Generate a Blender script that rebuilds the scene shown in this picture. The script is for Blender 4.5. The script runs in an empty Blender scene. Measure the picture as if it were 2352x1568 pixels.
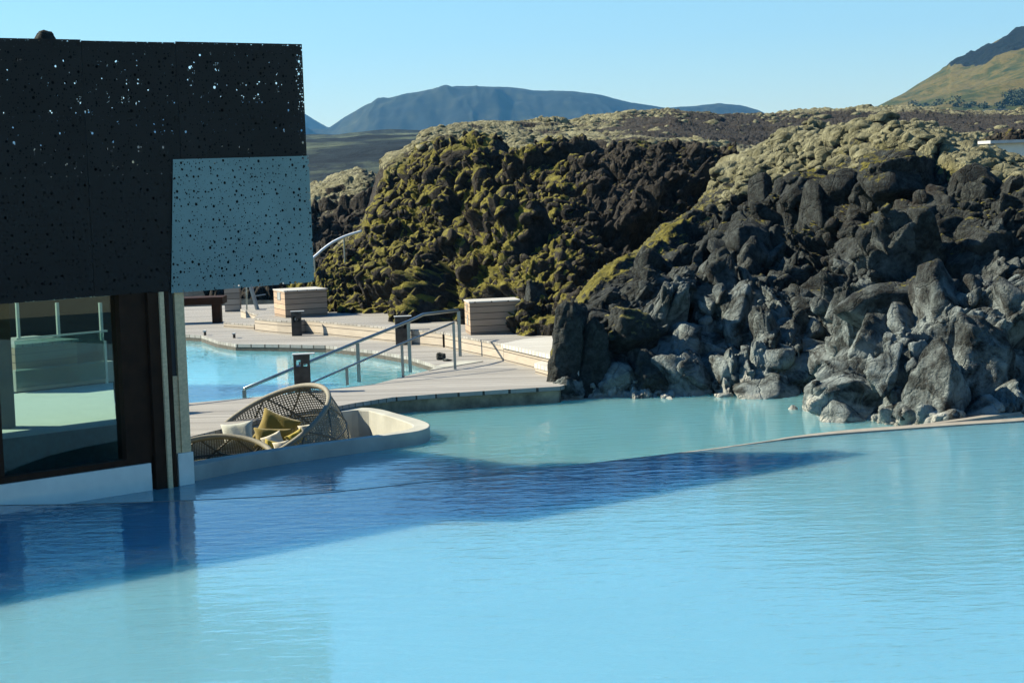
import bpy, bmesh, math, random
import numpy as np
from mathutils import Vector, Matrix, Quaternion
from mathutils.geometry import tessellate_polygon
random.seed(7); rng = np.random.default_rng(7)
S = bpy.context.scene
C = S.collection
# ------------------------------------------------------------------ camera
F = 4500.0; ROLL = .035; PITCH = math.atan(394/4500); CAMZ = 3.45
cr, sr = math.cos(ROLL), math.sin(ROLL)
XV = Vector((1,0,0)); UV = Vector((0,math.sin(PITCH),math.cos(PITCH))); FV = Vector((0,math.cos(PITCH),-math.sin(PITCH)))
CAM = Vector((0,0,CAMZ))
cd = bpy.data.cameras.new('camera'); co = bpy.data.objects.new('camera', cd); C.objects.link(co)
Rv = XV*cr - UV*sr; Uv = XV*sr + UV*cr
M = Matrix((Rv, Uv, -FV)).transposed().to_4x4(); M.translation = CAM
co.matrix_world = M
cd.sensor_width = 36; cd.lens = 36*F/2352; cd.clip_end = 20000; cd.clip_start = .5
S.camera = co
def ray(px, py):
    u = (px-1176)/F; v = (784-py)/F
    return XV*(u*cr+v*sr) + UV*(-u*sr+v*cr) + FV
def at(px, py, z):                     # survey helper: where a sight line meets the level z
    d = ray(px, py); t = (z-CAMZ)/d.z
    return CAM + d*t
def far(px, py, Y):                    # point at ground distance Y
    d = ray(px, py); return CAM + d*(Y/d.y)
def far_np(px, py, Y):
    u = (px-1176)/F; v = (784-py)/F
    a = u*cr+v*sr; b = -u*sr+v*cr
    dx = a; dy = b*UV.y+FV.y; dz = b*UV.z+FV.z
    t = Y/dy
    return np.stack([dx*t, dy*t, CAMZ+dz*t], -1)
# ------------------------------------------------------------------ object helpers
def tag(o, label=None, cat=None, group=None, kind=None):
    if label: o['label'] = label
    if cat: o['category'] = cat
    if group: o['group'] = group
    if kind: o['kind'] = kind
    return o
def thing(name, label, cat, loc, group=None):
    o = bpy.data.objects.new(name, None); C.objects.link(o); o.location = loc; o.empty_display_size = .1
    return tag(o, label, cat, group)
def mesh(name, vs, fs, mat, parent=None, smooth=False, flats=None):
    off = Vector((0,0,0))
    p = parent
    while p is not None: off += p.location; p = p.parent
    me = bpy.data.meshes.new(name)
    if isinstance(vs, np.ndarray): vs = vs - np.array(off)
    else: vs = [tuple(Vector(v)-off) for v in vs]
    me.from_pydata(vs if not isinstance(vs, np.ndarray) else vs.tolist(), [], fs)
    me.materials.append(mat)
    if smooth:
        me.polygons.foreach_set('use_smooth', [True]*len(me.polygons))
    me.update()
    o = bpy.data.objects.new(name, me); C.objects.link(o)
    if parent: o.parent = parent
    return o
class MB:
    def __init__(s): s.v=[]; s.f=[]
    def add(s, vs, fs):
        n=len(s.v); s.v += [Vector(v) for v in vs]; s.f += [tuple(i+n for i in f) for f in fs]; return s
    def box(s, o, ex, ey, ez):           # corner + three edge vectors
        o=Vector(o); ex=Vector(ex); ey=Vector(ey); ez=Vector(ez)
        vs=[o,o+ex,o+ex+ey,o+ey,o+ez,o+ex+ez,o+ex+ey+ez,o+ey+ez]
        return s.add(vs, [(0,3,2,1),(4,5,6,7),(0,1,5,4),(1,2,6,5),(2,3,7,6),(3,0,4,7)])
    def tube(s, pts, r, n=10, caps=True):
        pts=[Vector(p) for p in pts]; k=len(pts); vs=[]; fs=[]
        prev=None
        for i,p in enumerate(pts):
            t=(pts[min(i+1,k-1)]-pts[max(i-1,0)]).normalized()
            if prev is None:
                a=t.cross(Vector((0,0,1)));
                if a.length<.1: a=t.cross(Vector((1,0,0)))
                a.normalize()
            else:
                a=(prev-t*prev.dot(t)).normalized()
            prev=a; b=t.cross(a)
            rr = r[i] if isinstance(r,(list,tuple)) else r
            for j in range(n):
                q=2*math.pi*j/n; vs.append(p+a*math.cos(q)*rr+b*math.sin(q)*rr)
        for i in range(k-1):
            for j in range(n):
                fs.append((i*n+j, i*n+(j+1)%n, (i+1)*n+(j+1)%n, (i+1)*n+j))
        if caps: fs.append(tuple(range(n-1,-1,-1))); fs.append(tuple((k-1)*n+j for j in range(n)))
        return s.add(vs, fs)
    def prism(s, loops, z0, z1):         # loops: outer + holes, 2-D points
        flat=[]; idx=[]
        for L in loops:
            idx.append(len(flat)); flat += [Vector((p[0],p[1],0)) for p in L]
        tris = tessellate_polygon([[Vector((p[0],p[1],0)) for p in L] for L in loops])
        n=len(flat); vs=[Vector((p.x,p.y,z1)) for p in flat]+[Vector((p.x,p.y,z0)) for p in flat]; fs=[]
        for t in tris:
            a,b,c=t
            if (flat[b]-flat[a]).cross(flat[c]-flat[a]).z<0: a,c=c,a
            fs.append((a,b,c)); fs.append((c+n,b+n,a+n))
        for L,st in zip(loops, idx):
            m=len(L)
            for i in range(m):
                j=(i+1)%m; fs.append((st+i,st+j,st+j+n,st+i+n))
        return s.add(vs, fs)
    def build(s, name, mat, parent=None, smooth=False, bevel=0, recalc=True):
        o = mesh(name, s.v, s.f, mat, parent, smooth)
        if recalc:
            bm=bmesh.new(); bm.from_mesh(o.data); bmesh.ops.recalc_face_normals(bm, faces=bm.faces)
            if bevel:
                ed=[e for e in bm.edges if len(e.link_faces)==2 and e.calc_face_angle(0)>.6]
                bmesh.ops.bevel(bm, geom=ed, offset=bevel, segments=2, profile=.5, affect='EDGES')
            bm.to_mesh(o.data); bm.free()
        return o
def smooth_curve(pts, n=8):
    pts=[Vector(p) for p in pts]; out=[]
    for i in range(len(pts)-1):
        p0=pts[max(i-1,0)]; p1=pts[i]; p2=pts[i+1]; p3=pts[min(i+2,len(pts)-1)]
        for j in range(n):
            t=j/n
            out.append(.5*((2*p1)+(p2-p0)*t+(2*p0-5*p1+4*p2-p3)*t*t+(3*p1-p0-3*p2+p3)*t**3))
    out.append(pts[-1]); return out
# ------------------------------------------------------------------ material helpers
class NT:
    def __init__(s, name):
        s.m=bpy.data.materials.new(name); s.m.use_nodes=True; s.t=s.m.node_tree; s.n=s.t.nodes; s.l=s.t.links
        s.b=s.n['Principled BSDF']; s.out=s.n['Material Output']
    def new(s, t, **kw):
        n=s.n.new(t)
        for k,v in kw.items(): setattr(n,k,v)
        return n
    def link(s,a,b): s.l.new(a,b)
    def coord(s, which='Object', scale=(1,1,1), rot=(0,0,0)):
        if which=='World': g=s.new('ShaderNodeNewGeometry').outputs['Position']
        else: g=s.new('ShaderNodeTexCoord').outputs[which]
        m=s.new('ShaderNodeMapping'); m.inputs['Scale'].default_value=scale; m.inputs['Rotation'].default_value=rot
        s.link(g,m.inputs[0]); return m.outputs[0]
    def noise(s, vec, scale, detail=5, rough=.55, dist=0):
        n=s.new('ShaderNodeTexNoise'); n.inputs['Scale'].default_value=scale; n.inputs['Detail'].default_value=detail
        n.inputs['Roughness'].default_value=rough; n.inputs['Distortion'].default_value=dist
        if vec: s.link(vec,n.inputs['Vector'])
        return n.outputs['Fac']
    def ramp(s, fac, stops):
        r=s.new('ShaderNodeValToRGB'); e=r.color_ramp.elements
        while len(e)<len(stops): e.new(.5)
        for i,(p,c) in enumerate(stops):
            e[i].position=p
            e[i].color=(c,c,c,1) if isinstance(c,(int,float)) else (*c,1)
        s.link(fac,r.inputs[0]); return r.outputs[0]
    def mix(s, fac, a, b, mode='MIX'):
        m=s.new('ShaderNodeMix', data_type='RGBA', blend_type=mode)
        for inp,v in ((m.inputs[0],fac),(m.inputs[6],a),(m.inputs[7],b)):
            if isinstance(v,(int,float)): inp.default_value=v
            elif isinstance(v,tuple): inp.default_value=(*v,1)
            else: s.link(v,inp)
        return m.outputs[2]
    def math(s, op, a, b=0, clamp=False):
        m=s.new('ShaderNodeMath', operation=op); m.use_clamp=clamp
        for inp,v in ((m.inputs[0],a),(m.inputs[1],b)):
            if isinstance(v,(int,float)): inp.default_value=v
            else: s.link(v,inp)
        return m.outputs[0]
    def bump(s, h, strength=.3, dist=.02, normal=None):
        b=s.new('ShaderNodeBump'); b.inputs['Strength'].default_value=strength; b.inputs['Distance'].default_value=dist
        s.link(h,b.inputs['Height'])
        if normal: s.link(normal,b.inputs['Normal'])
        s.link(b.outputs[0], s.b.inputs['Normal']); return b.outputs[0]
    def set(s, color=None, rough=None, metal=None, **kw):
        if color is not None:
            if isinstance(color,tuple): s.b.inputs['Base Color'].default_value=(*color,1)
            else: s.link(color,s.b.inputs['Base Color'])
        if rough is not None:
            if isinstance(rough,(int,float)): s.b.inputs['Roughness'].default_value=rough
            else: s.link(rough,s.b.inputs['Roughness'])
        if metal is not None: s.b.inputs['Metallic'].default_value=metal
        for k,v in kw.items():
            s.b.inputs[k].default_value=v
        return s
def plain(name, col, rough=.6, metal=0, var=.25, sc=8, bump=.15):
    t=NT(name); v=t.coord('World'); n=t.noise(v,sc,6)
    c=t.mix(t.ramp(n,[(.3,0.),(.7,1.)]), tuple(x*(1-var) for x in col), tuple(min(1,x*(1+var)) for x in col))
    t.set(c,rough,metal); t.bump(t.noise(v,sc*6,4),bump,.01)
    return t.m
# ---- water
def water_mat(name, col, rip=1.0, sc=1.0, spec=.5):
    t=NT(name)
    v=t.coord('World', (1*sc,2.4*sc,1), (0,0,.1))
    n1=t.noise(v,2.6,3,.5,.4); 
    v2=t.coord('World', (1*sc,1.8*sc,1), (0,0,-.5))
    n2=t.noise(v2,7.5,3,.55,.6)
    v3=t.coord('World',(1,1,1)); n3=t.noise(v3,.35,2)         # gusts: calm and rippled areas
    amp=t.ramp(n3,[(.35,.35),(.65,1.)])
    h=t.math('ADD', t.math('MULTIPLY',n1,.75), t.math('MULTIPLY',t.math('MULTIPLY',n2,.20),amp))
    t.bump(h, rip, .010)
    n4=t.noise(v3,.5,3)
    c=t.mix(t.ramp(n4,[(.3,0.),(.7,1.)]), tuple(x*.95 for x in col), col)
    t.set(c,.035); t.b.inputs['IOR'].default_value=1.48
    t.b.subsurface_method='BURLEY'
    t.b.inputs['Subsurface Weight'].default_value=.9
    t.b.inputs['Subsurface Radius'].default_value=(.25,.7,1.0)
    t.b.inputs['Subsurface Scale'].default_value=2.2
    return t.m
M_near=water_mat('water_near',(.118,.295,.385))
M_mid=water_mat('water_mid',(.115,.295,.35),.8)
M_pool=water_mat('water_far',(.10,.34,.43),.6)
# ---- wood
def wood_mat(name, col, board=.14, axis='Z', rot=0, vary=.3, grain=1.0):
    t=NT(name)
    v=t.coord('World',(1,1,1),(0,0,rot))
    sp=t.new('ShaderNodeSeparateXYZ'); t.link(v,sp.inputs[0])
    a=sp.outputs[axis]
    q=t.math('DIVIDE',a,board); fr=t.math('FRACT',q); fl=t.math('FLOOR',q)
    wn=t.new('ShaderNodeTexWhiteNoise', noise_dimensions='1D'); t.link(fl,wn.inputs['W'])
    gap=t.math('LESS_THAN', t.math('ABSOLUTE', t.math('SUBTRACT',fr,.5)), .455)
    sc=(.8,.8,9) if axis=='Z' else (.5,9,9)
    g=t.noise(t.coord('World',sc,(0,0,rot)), 4, 6, .6, .3)
    base=t.mix(wn.outputs['Value'], tuple(x*(1-vary) for x in col), tuple(min(1,x*(1+vary*.5)) for x in col))
    base=t.mix(t.ramp(g,[(.3,0.),(.75,1.)]), t.mix(.4*grain, base,(.12,.085,.06)), base)
    c=t.mix(gap,(.03,.025,.02),base)
    t.set(c,.75)
    t.bump(t.math('ADD',t.math('MULTIPLY',gap,.6),t.math('MULTIPLY',g,.15)),.5,.02)
    return t.m
PLANK=.08
M_deck=wood_mat('weathered_decking',(.30,.297,.28),.12,'Y',PLANK)
M_step=wood_mat('weathered_step_boards',(.34,.30,.245),.14,'Z')
M_box=wood_mat('cedar_boards',(.38,.27,.185),.115,'Z',0,.35)
M_boxtop=wood_mat('cabinet_lid',(.50,.50,.47),.13,'Y',.3,.1)
M_steel=plain('brushed_steel',(.24,.28,.29),.35,.8,.1,20,.05)
M_corten=plain('dark_metal',(.055,.05,.045),.5,.3,.4,9,.1)
M_plate=plain('lamp_plate',(.45,.46,.45),.5,.2,.1)
M_conc=plain('concrete',(.32,.32,.28),.8,0,.16,2.5,.25)
for _m,_s in ((M_corten,.2),):
    _m.node_tree.nodes['Principled BSDF'].inputs['Specular IOR Level'].default_value=_s
M_white=plain('white_render',(.74,.72,.62),.7,0,.06,5)
M_lip=plain('limestone_lip',(.23,.21,.175),.7,0,.2,6)
M_brown=plain('brown_timber',(.034,.015,.007),.7,0,.3,6); M_brown.node_tree.nodes['Principled BSDF'].inputs['Specular IOR Level'].default_value=.12
M_gold=wood_mat('gold_timber',(.78,.55,.30),.5,'X',0,.2)
M_black=plain('dark_cladding',(.012,.013,.014),.6,0,.3)
M_sign=plain('sign_plate',(.22,.25,.26),.4,.5,.05)
M_signline=plain('sign_print',(.5,.52,.5),.5,0,.05)
M_wicker=plain('wicker_frame',(.09,.085,.065),.6,0,.25,30)
M_rim=plain('wicker_rim',(.17,.16,.125),.7,0,.2,60,.4)
def fabric(name,col):
    t=NT(name); v=t.coord('Object'); n=t.noise(v,6,4); w=t.noise(v,180,2)
    t.set(t.mix(t.ramp(n,[(.3,0.),(.7,1.)]),tuple(x*.85 for x in col),col),.9); t.bump(t.math('ADD',t.math('MULTIPLY',n,.8),t.math('MULTIPLY',w,.12)),.5,.03)
    t.b.inputs['Sheen Weight'].default_value=.2
    return t.m
M_olive=fabric('olive_fabric',(.17,.125,.012)); M_grey=fabric('grey_fabric',(.38,.40,.36)); M_cream=fabric('cream_fabric',(.50,.47,.38)); M_mustard=fabric('mustard_fabric',(.30,.235,.02))
def glass(name, tint, alpha, rough=0.0, frost=None):
    t=NT(name); n=t.n; 
    tr=t.new('ShaderNodeBsdfTransparent'); tr.inputs[0].default_value=(*tint,1)
    gl=t.new('ShaderNodeBsdfGlossy'); gl.inputs['Roughness'].default_value=rough
    fr=t.new('ShaderNodeFresnel'); fr.inputs['IOR'].default_value=1.45
    mx=t.new('ShaderNodeMixShader'); t.link(fr.outputs[0],mx.inputs[0]); t.link(tr.outputs[0],mx.inputs[1]); t.link(gl.outputs[0],mx.inputs[2])
    last=mx
    if frost:
        df=t.new('ShaderNodeBsdfDiffuse'); df.inputs[0].default_value=(*frost,1)
        m2=t.new('ShaderNodeMixShader'); m2.inputs[0].default_value=alpha; t.link(mx.outputs[0],m2.inputs[1]); t.link(df.outputs[0],m2.inputs[2]); last=m2
    t.n.remove(t.b); t.link(last.outputs[0],t.out.inputs[0]); return t.m
M_glass=glass('tinted_glass',(.55,.68,.66),1)
M_pane=glass('pale_glass',(.75,.85,.88),.42,.05,(.42,.60,.66))
def holes_mat(name, col, sc, keep, rad, seed=0, see=True):
    # perforated sheet: round holes of mixed size scattered over it
    t=NT(name); v=t.coord('Object')
    fac=None
    for k,(s_,r_) in enumerate(((sc,rad),(sc*1.7,rad*.8),(sc*.62,rad*1.15))):
        mp=t.new('ShaderNodeMapping'); mp.inputs['Location'].default_value=(seed+k*3.7,k*1.3,k*.7); t.link(v,mp.inputs[0])
        vo=t.new('ShaderNodeTexVoronoi'); vo.voronoi_dimensions='2D'; vo.inputs['Scale'].default_value=s_; vo.inputs['Randomness'].default_value=1
        t.link(mp.outputs[0],vo.inputs['Vector'])
        sx=t.new('ShaderNodeSeparateXYZ'); t.link(vo.outputs['Color'],sx.inputs[0])
        # size varies by hole, some left out
        rr=t.math('MULTIPLY', t.math('ADD',t.math('MULTIPLY',sx.outputs[0],.8),.35), r_)
        ins=t.math('LESS_THAN', vo.outputs['Distance'], rr)
        ok=t.math('LESS_THAN', sx.outputs[1], keep)
        h=t.math('MULTIPLY',ins,ok)
        fac = h if fac is None else t.math('MAXIMUM',fac,h)
    tr=t.new('ShaderNodeBsdfTransparent')
    n=t.noise(v,.9,4)
    t.set(t.mix(t.ramp(n,[(.3,0.),(.7,1.)]),tuple(x*.75 for x in col),col),.5,0); t.b.inputs['Specular IOR Level'].default_value=.06
    mx=t.new('ShaderNodeMixShader'); t.link(fac,mx.inputs[0]); t.link(t.b.outputs[0],mx.inputs[1]); t.link(tr.outputs[0],mx.inputs[2]); t.link(mx.outputs[0],t.out.inputs[0])
    return t.m
M_screen=holes_mat('perforated_metal',(.030,.025,.022),20,.55,.165)
M_reflection_screen=holes_mat('reflection_perforated_sheet',(.24,.32,.30),20,.60,.17,2)  # pale colour imitates a window-glass reflection over the screen
M_inner=holes_mat('inner_screen',(.006,.006,.007),9,.22,.27,9)
def weave_mat():
    t=NT('open_wicker_weave'); v=t.coord('UV')
    sp=t.new('ShaderNodeSeparateXYZ'); t.link(v,sp.inputs[0])
    a=t.math('LESS_THAN',t.math('FRACT',t.math('MULTIPLY',sp.outputs[0],150)),.42)
    b=t.math('LESS_THAN',t.math('FRACT',t.math('MULTIPLY',sp.outputs[1],34)),.45)
    f=t.math('MAXIMUM',a,b)
    tr=t.new('ShaderNodeBsdfTransparent'); t.set((.15,.14,.10),.7)
    mx=t.new('ShaderNodeMixShader'); t.link(f,mx.inputs[0]); t.link(tr.outputs[0],mx.inputs[1]); t.link(t.b.outputs[0],mx.inputs[2]); t.link(mx.outputs[0],t.out.inputs[0])
    return t.m
M_weave=weave_mat()
# ---- lava rock with moss and mineral crust (vertex attributes: moss, pale, crust)
def rock_mat(name, scale=1.0, dark=(.0035,.004,.004), light=(.023,.027,.026), crust_col=(.27,.315,.315)):
    t=NT(name); v=t.coord('World')
    def attr(n):
        a=t.new('ShaderNodeAttribute'); a.attribute_name=n; return a.outputs['Fac']
    n1=t.noise(v,1.1*scale,8,.62); n2=t.noise(v,9*scale,8,.68); n3=t.noise(v,.5,3)
    c=t.mix(t.ramp(n1,[(.3,0.),(.72,1.)]),dark,light)
    c=t.mix(t.ramp(n3,[(.55,0.),(.75,.45)]),c,(.045,.026,.016))
    c=t.mix(t.ramp(n2,[(.42,.0),(.72,.8)]),c,tuple(x*3 for x in light))
    c=t.mix(t.ramp(t.noise(v,26*scale,6,.7),[(.35,.6),(.5,0.)]),c,dark)
    cn=t.math('MULTIPLY',attr('crust'),t.ramp(t.math('ADD',t.noise(v,3.2*scale,8,.65,.5),t.math('MULTIPLY',attr('crust'),.12)),[(.48,0.),(.68,1.)]))
    c=t.mix(t.math('MULTIPLY',cn,1.0,True),c,crust_col)
    c=t.mix(t.math('MULTIPLY',t.ramp(attr('crust'),[(.8,0.),(.93,.85)]),t.ramp(t.noise(v,7,5,.6),[(.36,.2),(.56,1.)])),c,(.38,.38,.345))
    mn=t.math('ADD',attr('moss'),t.math('MULTIPLY',t.math('SUBTRACT',t.noise(v,8*scale,7,.7),.5),1.6))
    mf=t.ramp(mn,[(.42,0.),(.6,1.)])
    mc=t.mix(t.ramp(t.noise(v,4,6),[(.3,0.),(.7,1.)]),(.045,.042,.007),(.18,.16,.026))
    mp=t.mix(t.ramp(t.noise(v,5,6),[(.3,0.),(.7,1.)]),(.05,.048,.022),(.26,.25,.155))
    mcol=t.mix(attr('pale'),mc,mp)
    c=t.mix(mf,c,mcol)
    t.set(c,.92); t.b.inputs['Specular IOR Level'].default_value=.25
    hh=t.math('ADD',t.math('MULTIPLY',n2,.6),t.math('MULTIPLY',t.noise(v,32*scale,6,.7),.4))
    vo=t.new('ShaderNodeTexVoronoi',feature='DISTANCE_TO_EDGE'); vo.inputs['Scale'].default_value=3.1*scale
    wv=t.new('ShaderNodeMix',data_type='RGBA'); wv.inputs[0].default_value=.32; t.link(v,wv.inputs[6])
    nz=t.new('ShaderNodeTexNoise'); nz.inputs['Scale'].default_value=2.5; nz.inputs['Detail'].default_value=5; t.link(v,nz.inputs['Vector']); t.link(nz.outputs['Color'],wv.inputs[7]); t.link(wv.outputs[2],vo.inputs['Vector'])
    ck=t.ramp(vo.outputs['Distance'],[(0.,0.),(.05,1.)])
    vo2=t.new('ShaderNodeTexVoronoi',feature='DISTANCE_TO_EDGE'); vo2.inputs['Scale'].default_value=9*scale; t.link(wv.outputs[2],vo2.inputs['Vector'])
    ck2=t.ramp(vo2.outputs['Distance'],[(0.,0.),(.07,1.)])
    hh=t.math('ADD',hh,t.math('ADD',t.math('MULTIPLY',ck,.26),t.math('MULTIPLY',ck2,.10)))
    t.bump(hh,.95,.13)
    return t.m
M_rock=rock_mat('lava_rock'); M_rock2=rock_mat('lava_rock_far',.7,(.005,.005,.005),(.024,.021,.017))
# ------------------------------------------------------------------ numpy noise
def _h(ix,iy,iz,k):
    n=(ix.astype(np.int64)*73856093)^(iy.astype(np.int64)*19349663)^(iz.astype(np.int64)*83492791)^(k*2654435761)
    n=(n^(n>>13))*1274126177 & 0xffffffff
    n=(n^(n>>16))*2246822519 & 0xffffffff
    return ((n^(n>>15))&0xffffff)/float(0xffffff)
def vnoise(P):
    i=np.floor(P); f=P-i; f=f*f*(3-2*f); i=i.astype(np.int64); r=0
    for dx in (0,1):
        for dy in (0,1):
            for dz in (0,1):
                w=(f[...,0] if dx else 1-f[...,0])*(f[...,1] if dy else 1-f[...,1])*(f[...,2] if dz else 1-f[...,2])
                r=r+w*_h(i[...,0]+dx,i[...,1]+dy,i[...,2]+dz,1)
    return r
def fbm(P,o=4,g=.5,l=2.03):
    a=1;s=0;t=0
    for k in range(o):
        s=s+a*(vnoise(P+k*17.3)-.5); t+=a; a*=g; P=P*l
    return s/t*2
def worley(P,k=0):
    i=np.floor(P).astype(np.int64)
    F1=np.full(P.shape[:-1],9.); F2=F1.copy(); D=np.zeros(P.shape); ID=np.zeros(P.shape)
    for dx in (-1,0,1):
        for dy in (-1,0,1):
            for dz in (-1,0,1):
                cx=i[...,0]+dx; cy=i[...,1]+dy; cz=i[...,2]+dz
                q=np.stack([cx+.1+.8*_h(cx,cy,cz,11+k),cy+.1+.8*_h(cx,cy,cz,12+k),cz+.1+.8*_h(cx,cy,cz,13+k)],-1)
                d=P-q; L=np.sqrt((d*d).sum(-1))
                m=L<F1
                F2=np.where(m,F1,np.minimum(F2,L))
                F1=np.where(m,L,F1); D=np.where(m[...,None],d,D)
                ID=np.where(m[...,None],np.stack([_h(cx,cy,cz,21+k),_h(cx,cy,cz,22+k),_h(cx,cy,cz,23+k)],-1),ID)
    return F1,F2,D,ID
def ss(x,a,b):
    t=np.clip((x-a)/(b-a),0,1); return t*t*(3-2*t)
def rocky(P,size,stretch=(1,1,1),k=0,warp=.22):
    Q=P/size/np.array(stretch)
    w=np.stack([fbm(Q*1.3+5,3),fbm(Q*1.3+25,3),fbm(Q*1.3+45,3)],-1)
    F1,F2,D,ID=worley(Q+w*warp,k)
    tilt=((ID-.5)*D).sum(-1)*2.0
    crack=np.clip((F2-F1)/.22,0,1)
    sm=ss(F2-F1,0,.13)
    h=((ID[...,0]-.5)*.8+tilt*1.15)*sm+.26*np.sqrt(crack)+.05*(1-np.clip(F1,0,1)**2)
    return h*size, crack
def grid_obj(name,P,mat,attrs=None,parent=None,smooth=True,flip=False):
    r,c=P.shape[:2]
    me=bpy.data.meshes.new(name)
    off=np.zeros(3)
    if parent is not None: off=np.array(parent.location)
    me.vertices.add(r*c); me.vertices.foreach_set('co',(P-off).reshape(-1).astype(np.float32))
    a=np.arange(r*c).reshape(r,c)
    q=np.stack([a[:-1,:-1],a[:-1,1:],a[1:,1:],a[1:,:-1]],-1).reshape(-1,4)
    if flip: q=q[:,::-1]
    nf=len(q)
    me.loops.add(nf*4); me.loops.foreach_set('vertex_index',q.reshape(-1).astype(np.int32))
    me.polygons.add(nf); me.polygons.foreach_set('loop_start',(np.arange(nf)*4).astype(np.int32))
    me.polygons.foreach_set('use_smooth',np.ones(nf,bool))
    me.update(calc_edges=True)
    for k,v in (attrs or {}).items():
        at_=me.attributes.new(k,'FLOAT','POINT'); at_.data.foreach_set('value',v.reshape(-1).astype(np.float32))
    me.materials.append(mat)
    o=bpy.data.objects.new(name,me); C.objects.link(o)
    if parent is not None: o.parent=parent
    return o
def normals(P):
    du=np.gradient(P,axis=1); dv=np.gradient(P,axis=0)
    n=np.cross(du,dv); n/= (np.linalg.norm(n,axis=-1,keepdims=True)+1e-9); return n
def blur(A,k):
    for ax in (0,1):
        pad=[(0,0)]*A.ndim; pad[ax]=(k,k)
        B=np.pad(A,pad,mode='edge'); cs=np.cumsum(B,axis=ax)
        z=np.zeros_like(np.take(cs,[0],axis=ax)); cs=np.concatenate([z,cs],axis=ax)
        n=A.shape[ax]
        A=(np.take(cs,range(2*k+1,2*k+1+n),axis=ax)-np.take(cs,range(0,n),axis=ax))/(2*k+1)
    return A
def curve(tab,x):
    t=np.array(tab,float); return np.interp(x,t[:,0],t[:,1])
# ------------------------------------------------------------------ light and sky
AZ=math.radians(75); EL=math.radians(36.6)
sun_dir=Vector((-math.sin(AZ)*math.cos(EL), math.cos(AZ)*math.cos(EL), math.sin(EL)))
sl=bpy.data.lights.new('sun','SUN'); sl.energy=5.0; sl.angle=math.radians(.6); sl.color=(1,.90,.68)
so=bpy.data.objects.new('sun',sl); C.objects.link(so); so.rotation_euler=sun_dir.to_track_quat('Z','Y').to_euler()
W=bpy.data.worlds.new('World'); S.world=W; W.use_nodes=True
wn=W.node_tree; bg=wn.nodes['Background']; sky=wn.nodes.new('ShaderNodeTexSky'); sky.sky_type='NISHITA'; sky.sun_disc=False
sky.sun_elevation=EL; sky.sun_rotation=-AZ; sky.altitude=50; sky.air_density=1.0; sky.dust_density=.15; sky.ozone_density=1.2
tm=wn.nodes.new('ShaderNodeMix'); tm.data_type='RGBA'; tm.blend_type='MULTIPLY'; tm.inputs[0].default_value=1
wn.links.new(sky.outputs[0],tm.inputs[6]); 
tc=wn.nodes.new('ShaderNodeTexCoord'); sx=wn.nodes.new('ShaderNodeSeparateXYZ'); wn.links.new(tc.outputs['Generated'],sx.inputs[0])
rp=wn.nodes.new('ShaderNodeValToRGB'); wn.links.new(sx.outputs[2],rp.inputs[0])
rp.color_ramp.elements[0].position=.0; rp.color_ramp.elements[0].color=(.90,.98,.99,1)      # clear air turning deep blue overhead
rp.color_ramp.elements[1].position=.45; rp.color_ramp.elements[1].color=(.25,.86,1.28,1)
e_=rp.color_ramp.elements.new(.12); e_.color=(.60,.90,1.05,1)
wn.links.new(rp.outputs[0],tm.inputs[7])
wn.links.new(tm.outputs[2],bg.inputs[0]); bg.inputs[1].default_value=.054
S.view_settings.view_transform='Standard'; S.view_settings.look='None'; S.view_settings.exposure=1.42; S.view_settings.gamma=1
S.render.engine='CYCLES'; S.render.resolution_x=1024; S.render.resolution_y=682
S.cycles.volume_bounces=0; S.cycles.max_bounces=8; S.cycles.transparent_max_bounces=12
# ------------------------------------------------------------------ ground and far land
def hill(name,prof,D,W_,seed,mat,amp,nx=260,ny=70,foot=340,x0=None,x1=None,label=None):
    xs=np.linspace(prof[0][0],prof[-1][0],nx); cy=curve(prof,xs)
    hor=390-(xs-1176)*.035
    crest=far_np(xs,cy,np.full(nx,float(D)))
    base=2.0
    s=np.linspace(-1,1,ny)
    P=np.zeros((ny,nx,3))
    for j,t in enumerate(s):
        Y=D+t*W_
        prof_h=(1-abs(t)**1.25)
        X=crest[:,0]*(Y/D if t<0 else 1)
        P[j,:,0]=X; P[j,:,1]=Y; P[j,:,2]=base+(crest[:,2]-base)*prof_h
    n=fbm(P/np.array([W_*.35,W_*.5,W_*.4])+seed,5)
    ridge=1-np.abs(fbm(P/np.array([W_*.12,W_*.8,W_*.8])+seed,4))*2
    fade=(1-np.abs(s)**3)[:,None]*np.minimum(1,np.abs(s)*4)[:,None]
    P[...,2]+=(n*amp+ (ridge-.6)*amp*.6)*fade+fbm(P/8+seed,3)*amp*.02
    o=grid_obj(name,P,mat,flip=False); o['kind']='structure'; return o
def land_mat(name,stops,sc,det=8,bump=.4):
    t=NT(name); v=t.coord('World',(1,.35,1)); n=t.noise(v,sc,det,.62,.3)
    n2=t.noise(v,sc*9,5,.6)
    c=t.ramp(t.math('ADD',t.math('MULTIPLY',n,.7),t.math('MULTIPLY',n2,.3)),stops)
    t.set(c,.95); t.b.inputs['Specular IOR Level'].default_value=.1; t.bump(n2,bump,2.0); return t.m
M_mtn=land_mat('mountain_rock',[(.35,(.003,.006,.006)),(.5,(.007,.011,.010)),(.6,(.022,.026,.015)),(.75,(.06,.065,.03))],.006)
M_plain=land_mat('mossy_plain',[(.38,(.004,.008,.012)),(.5,(.010,.018,.024)),(.58,(.045,.06,.045)),(.72,(.13,.15,.10))],.035)
hill('mountain',[(560,315),(640,306),(752,296),(790,270),(843,240),(920,219),(984,206),(1050,197),(1120,199),(1175,200),(1225,207),(1310,209),(1380,217),(1440,233),(1530,248),(1600,243),(1650,237),(1700,241),(1740,252),(1762,262),(1850,290)],3200,700,3.1,M_mtn,34,420,110)
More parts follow.
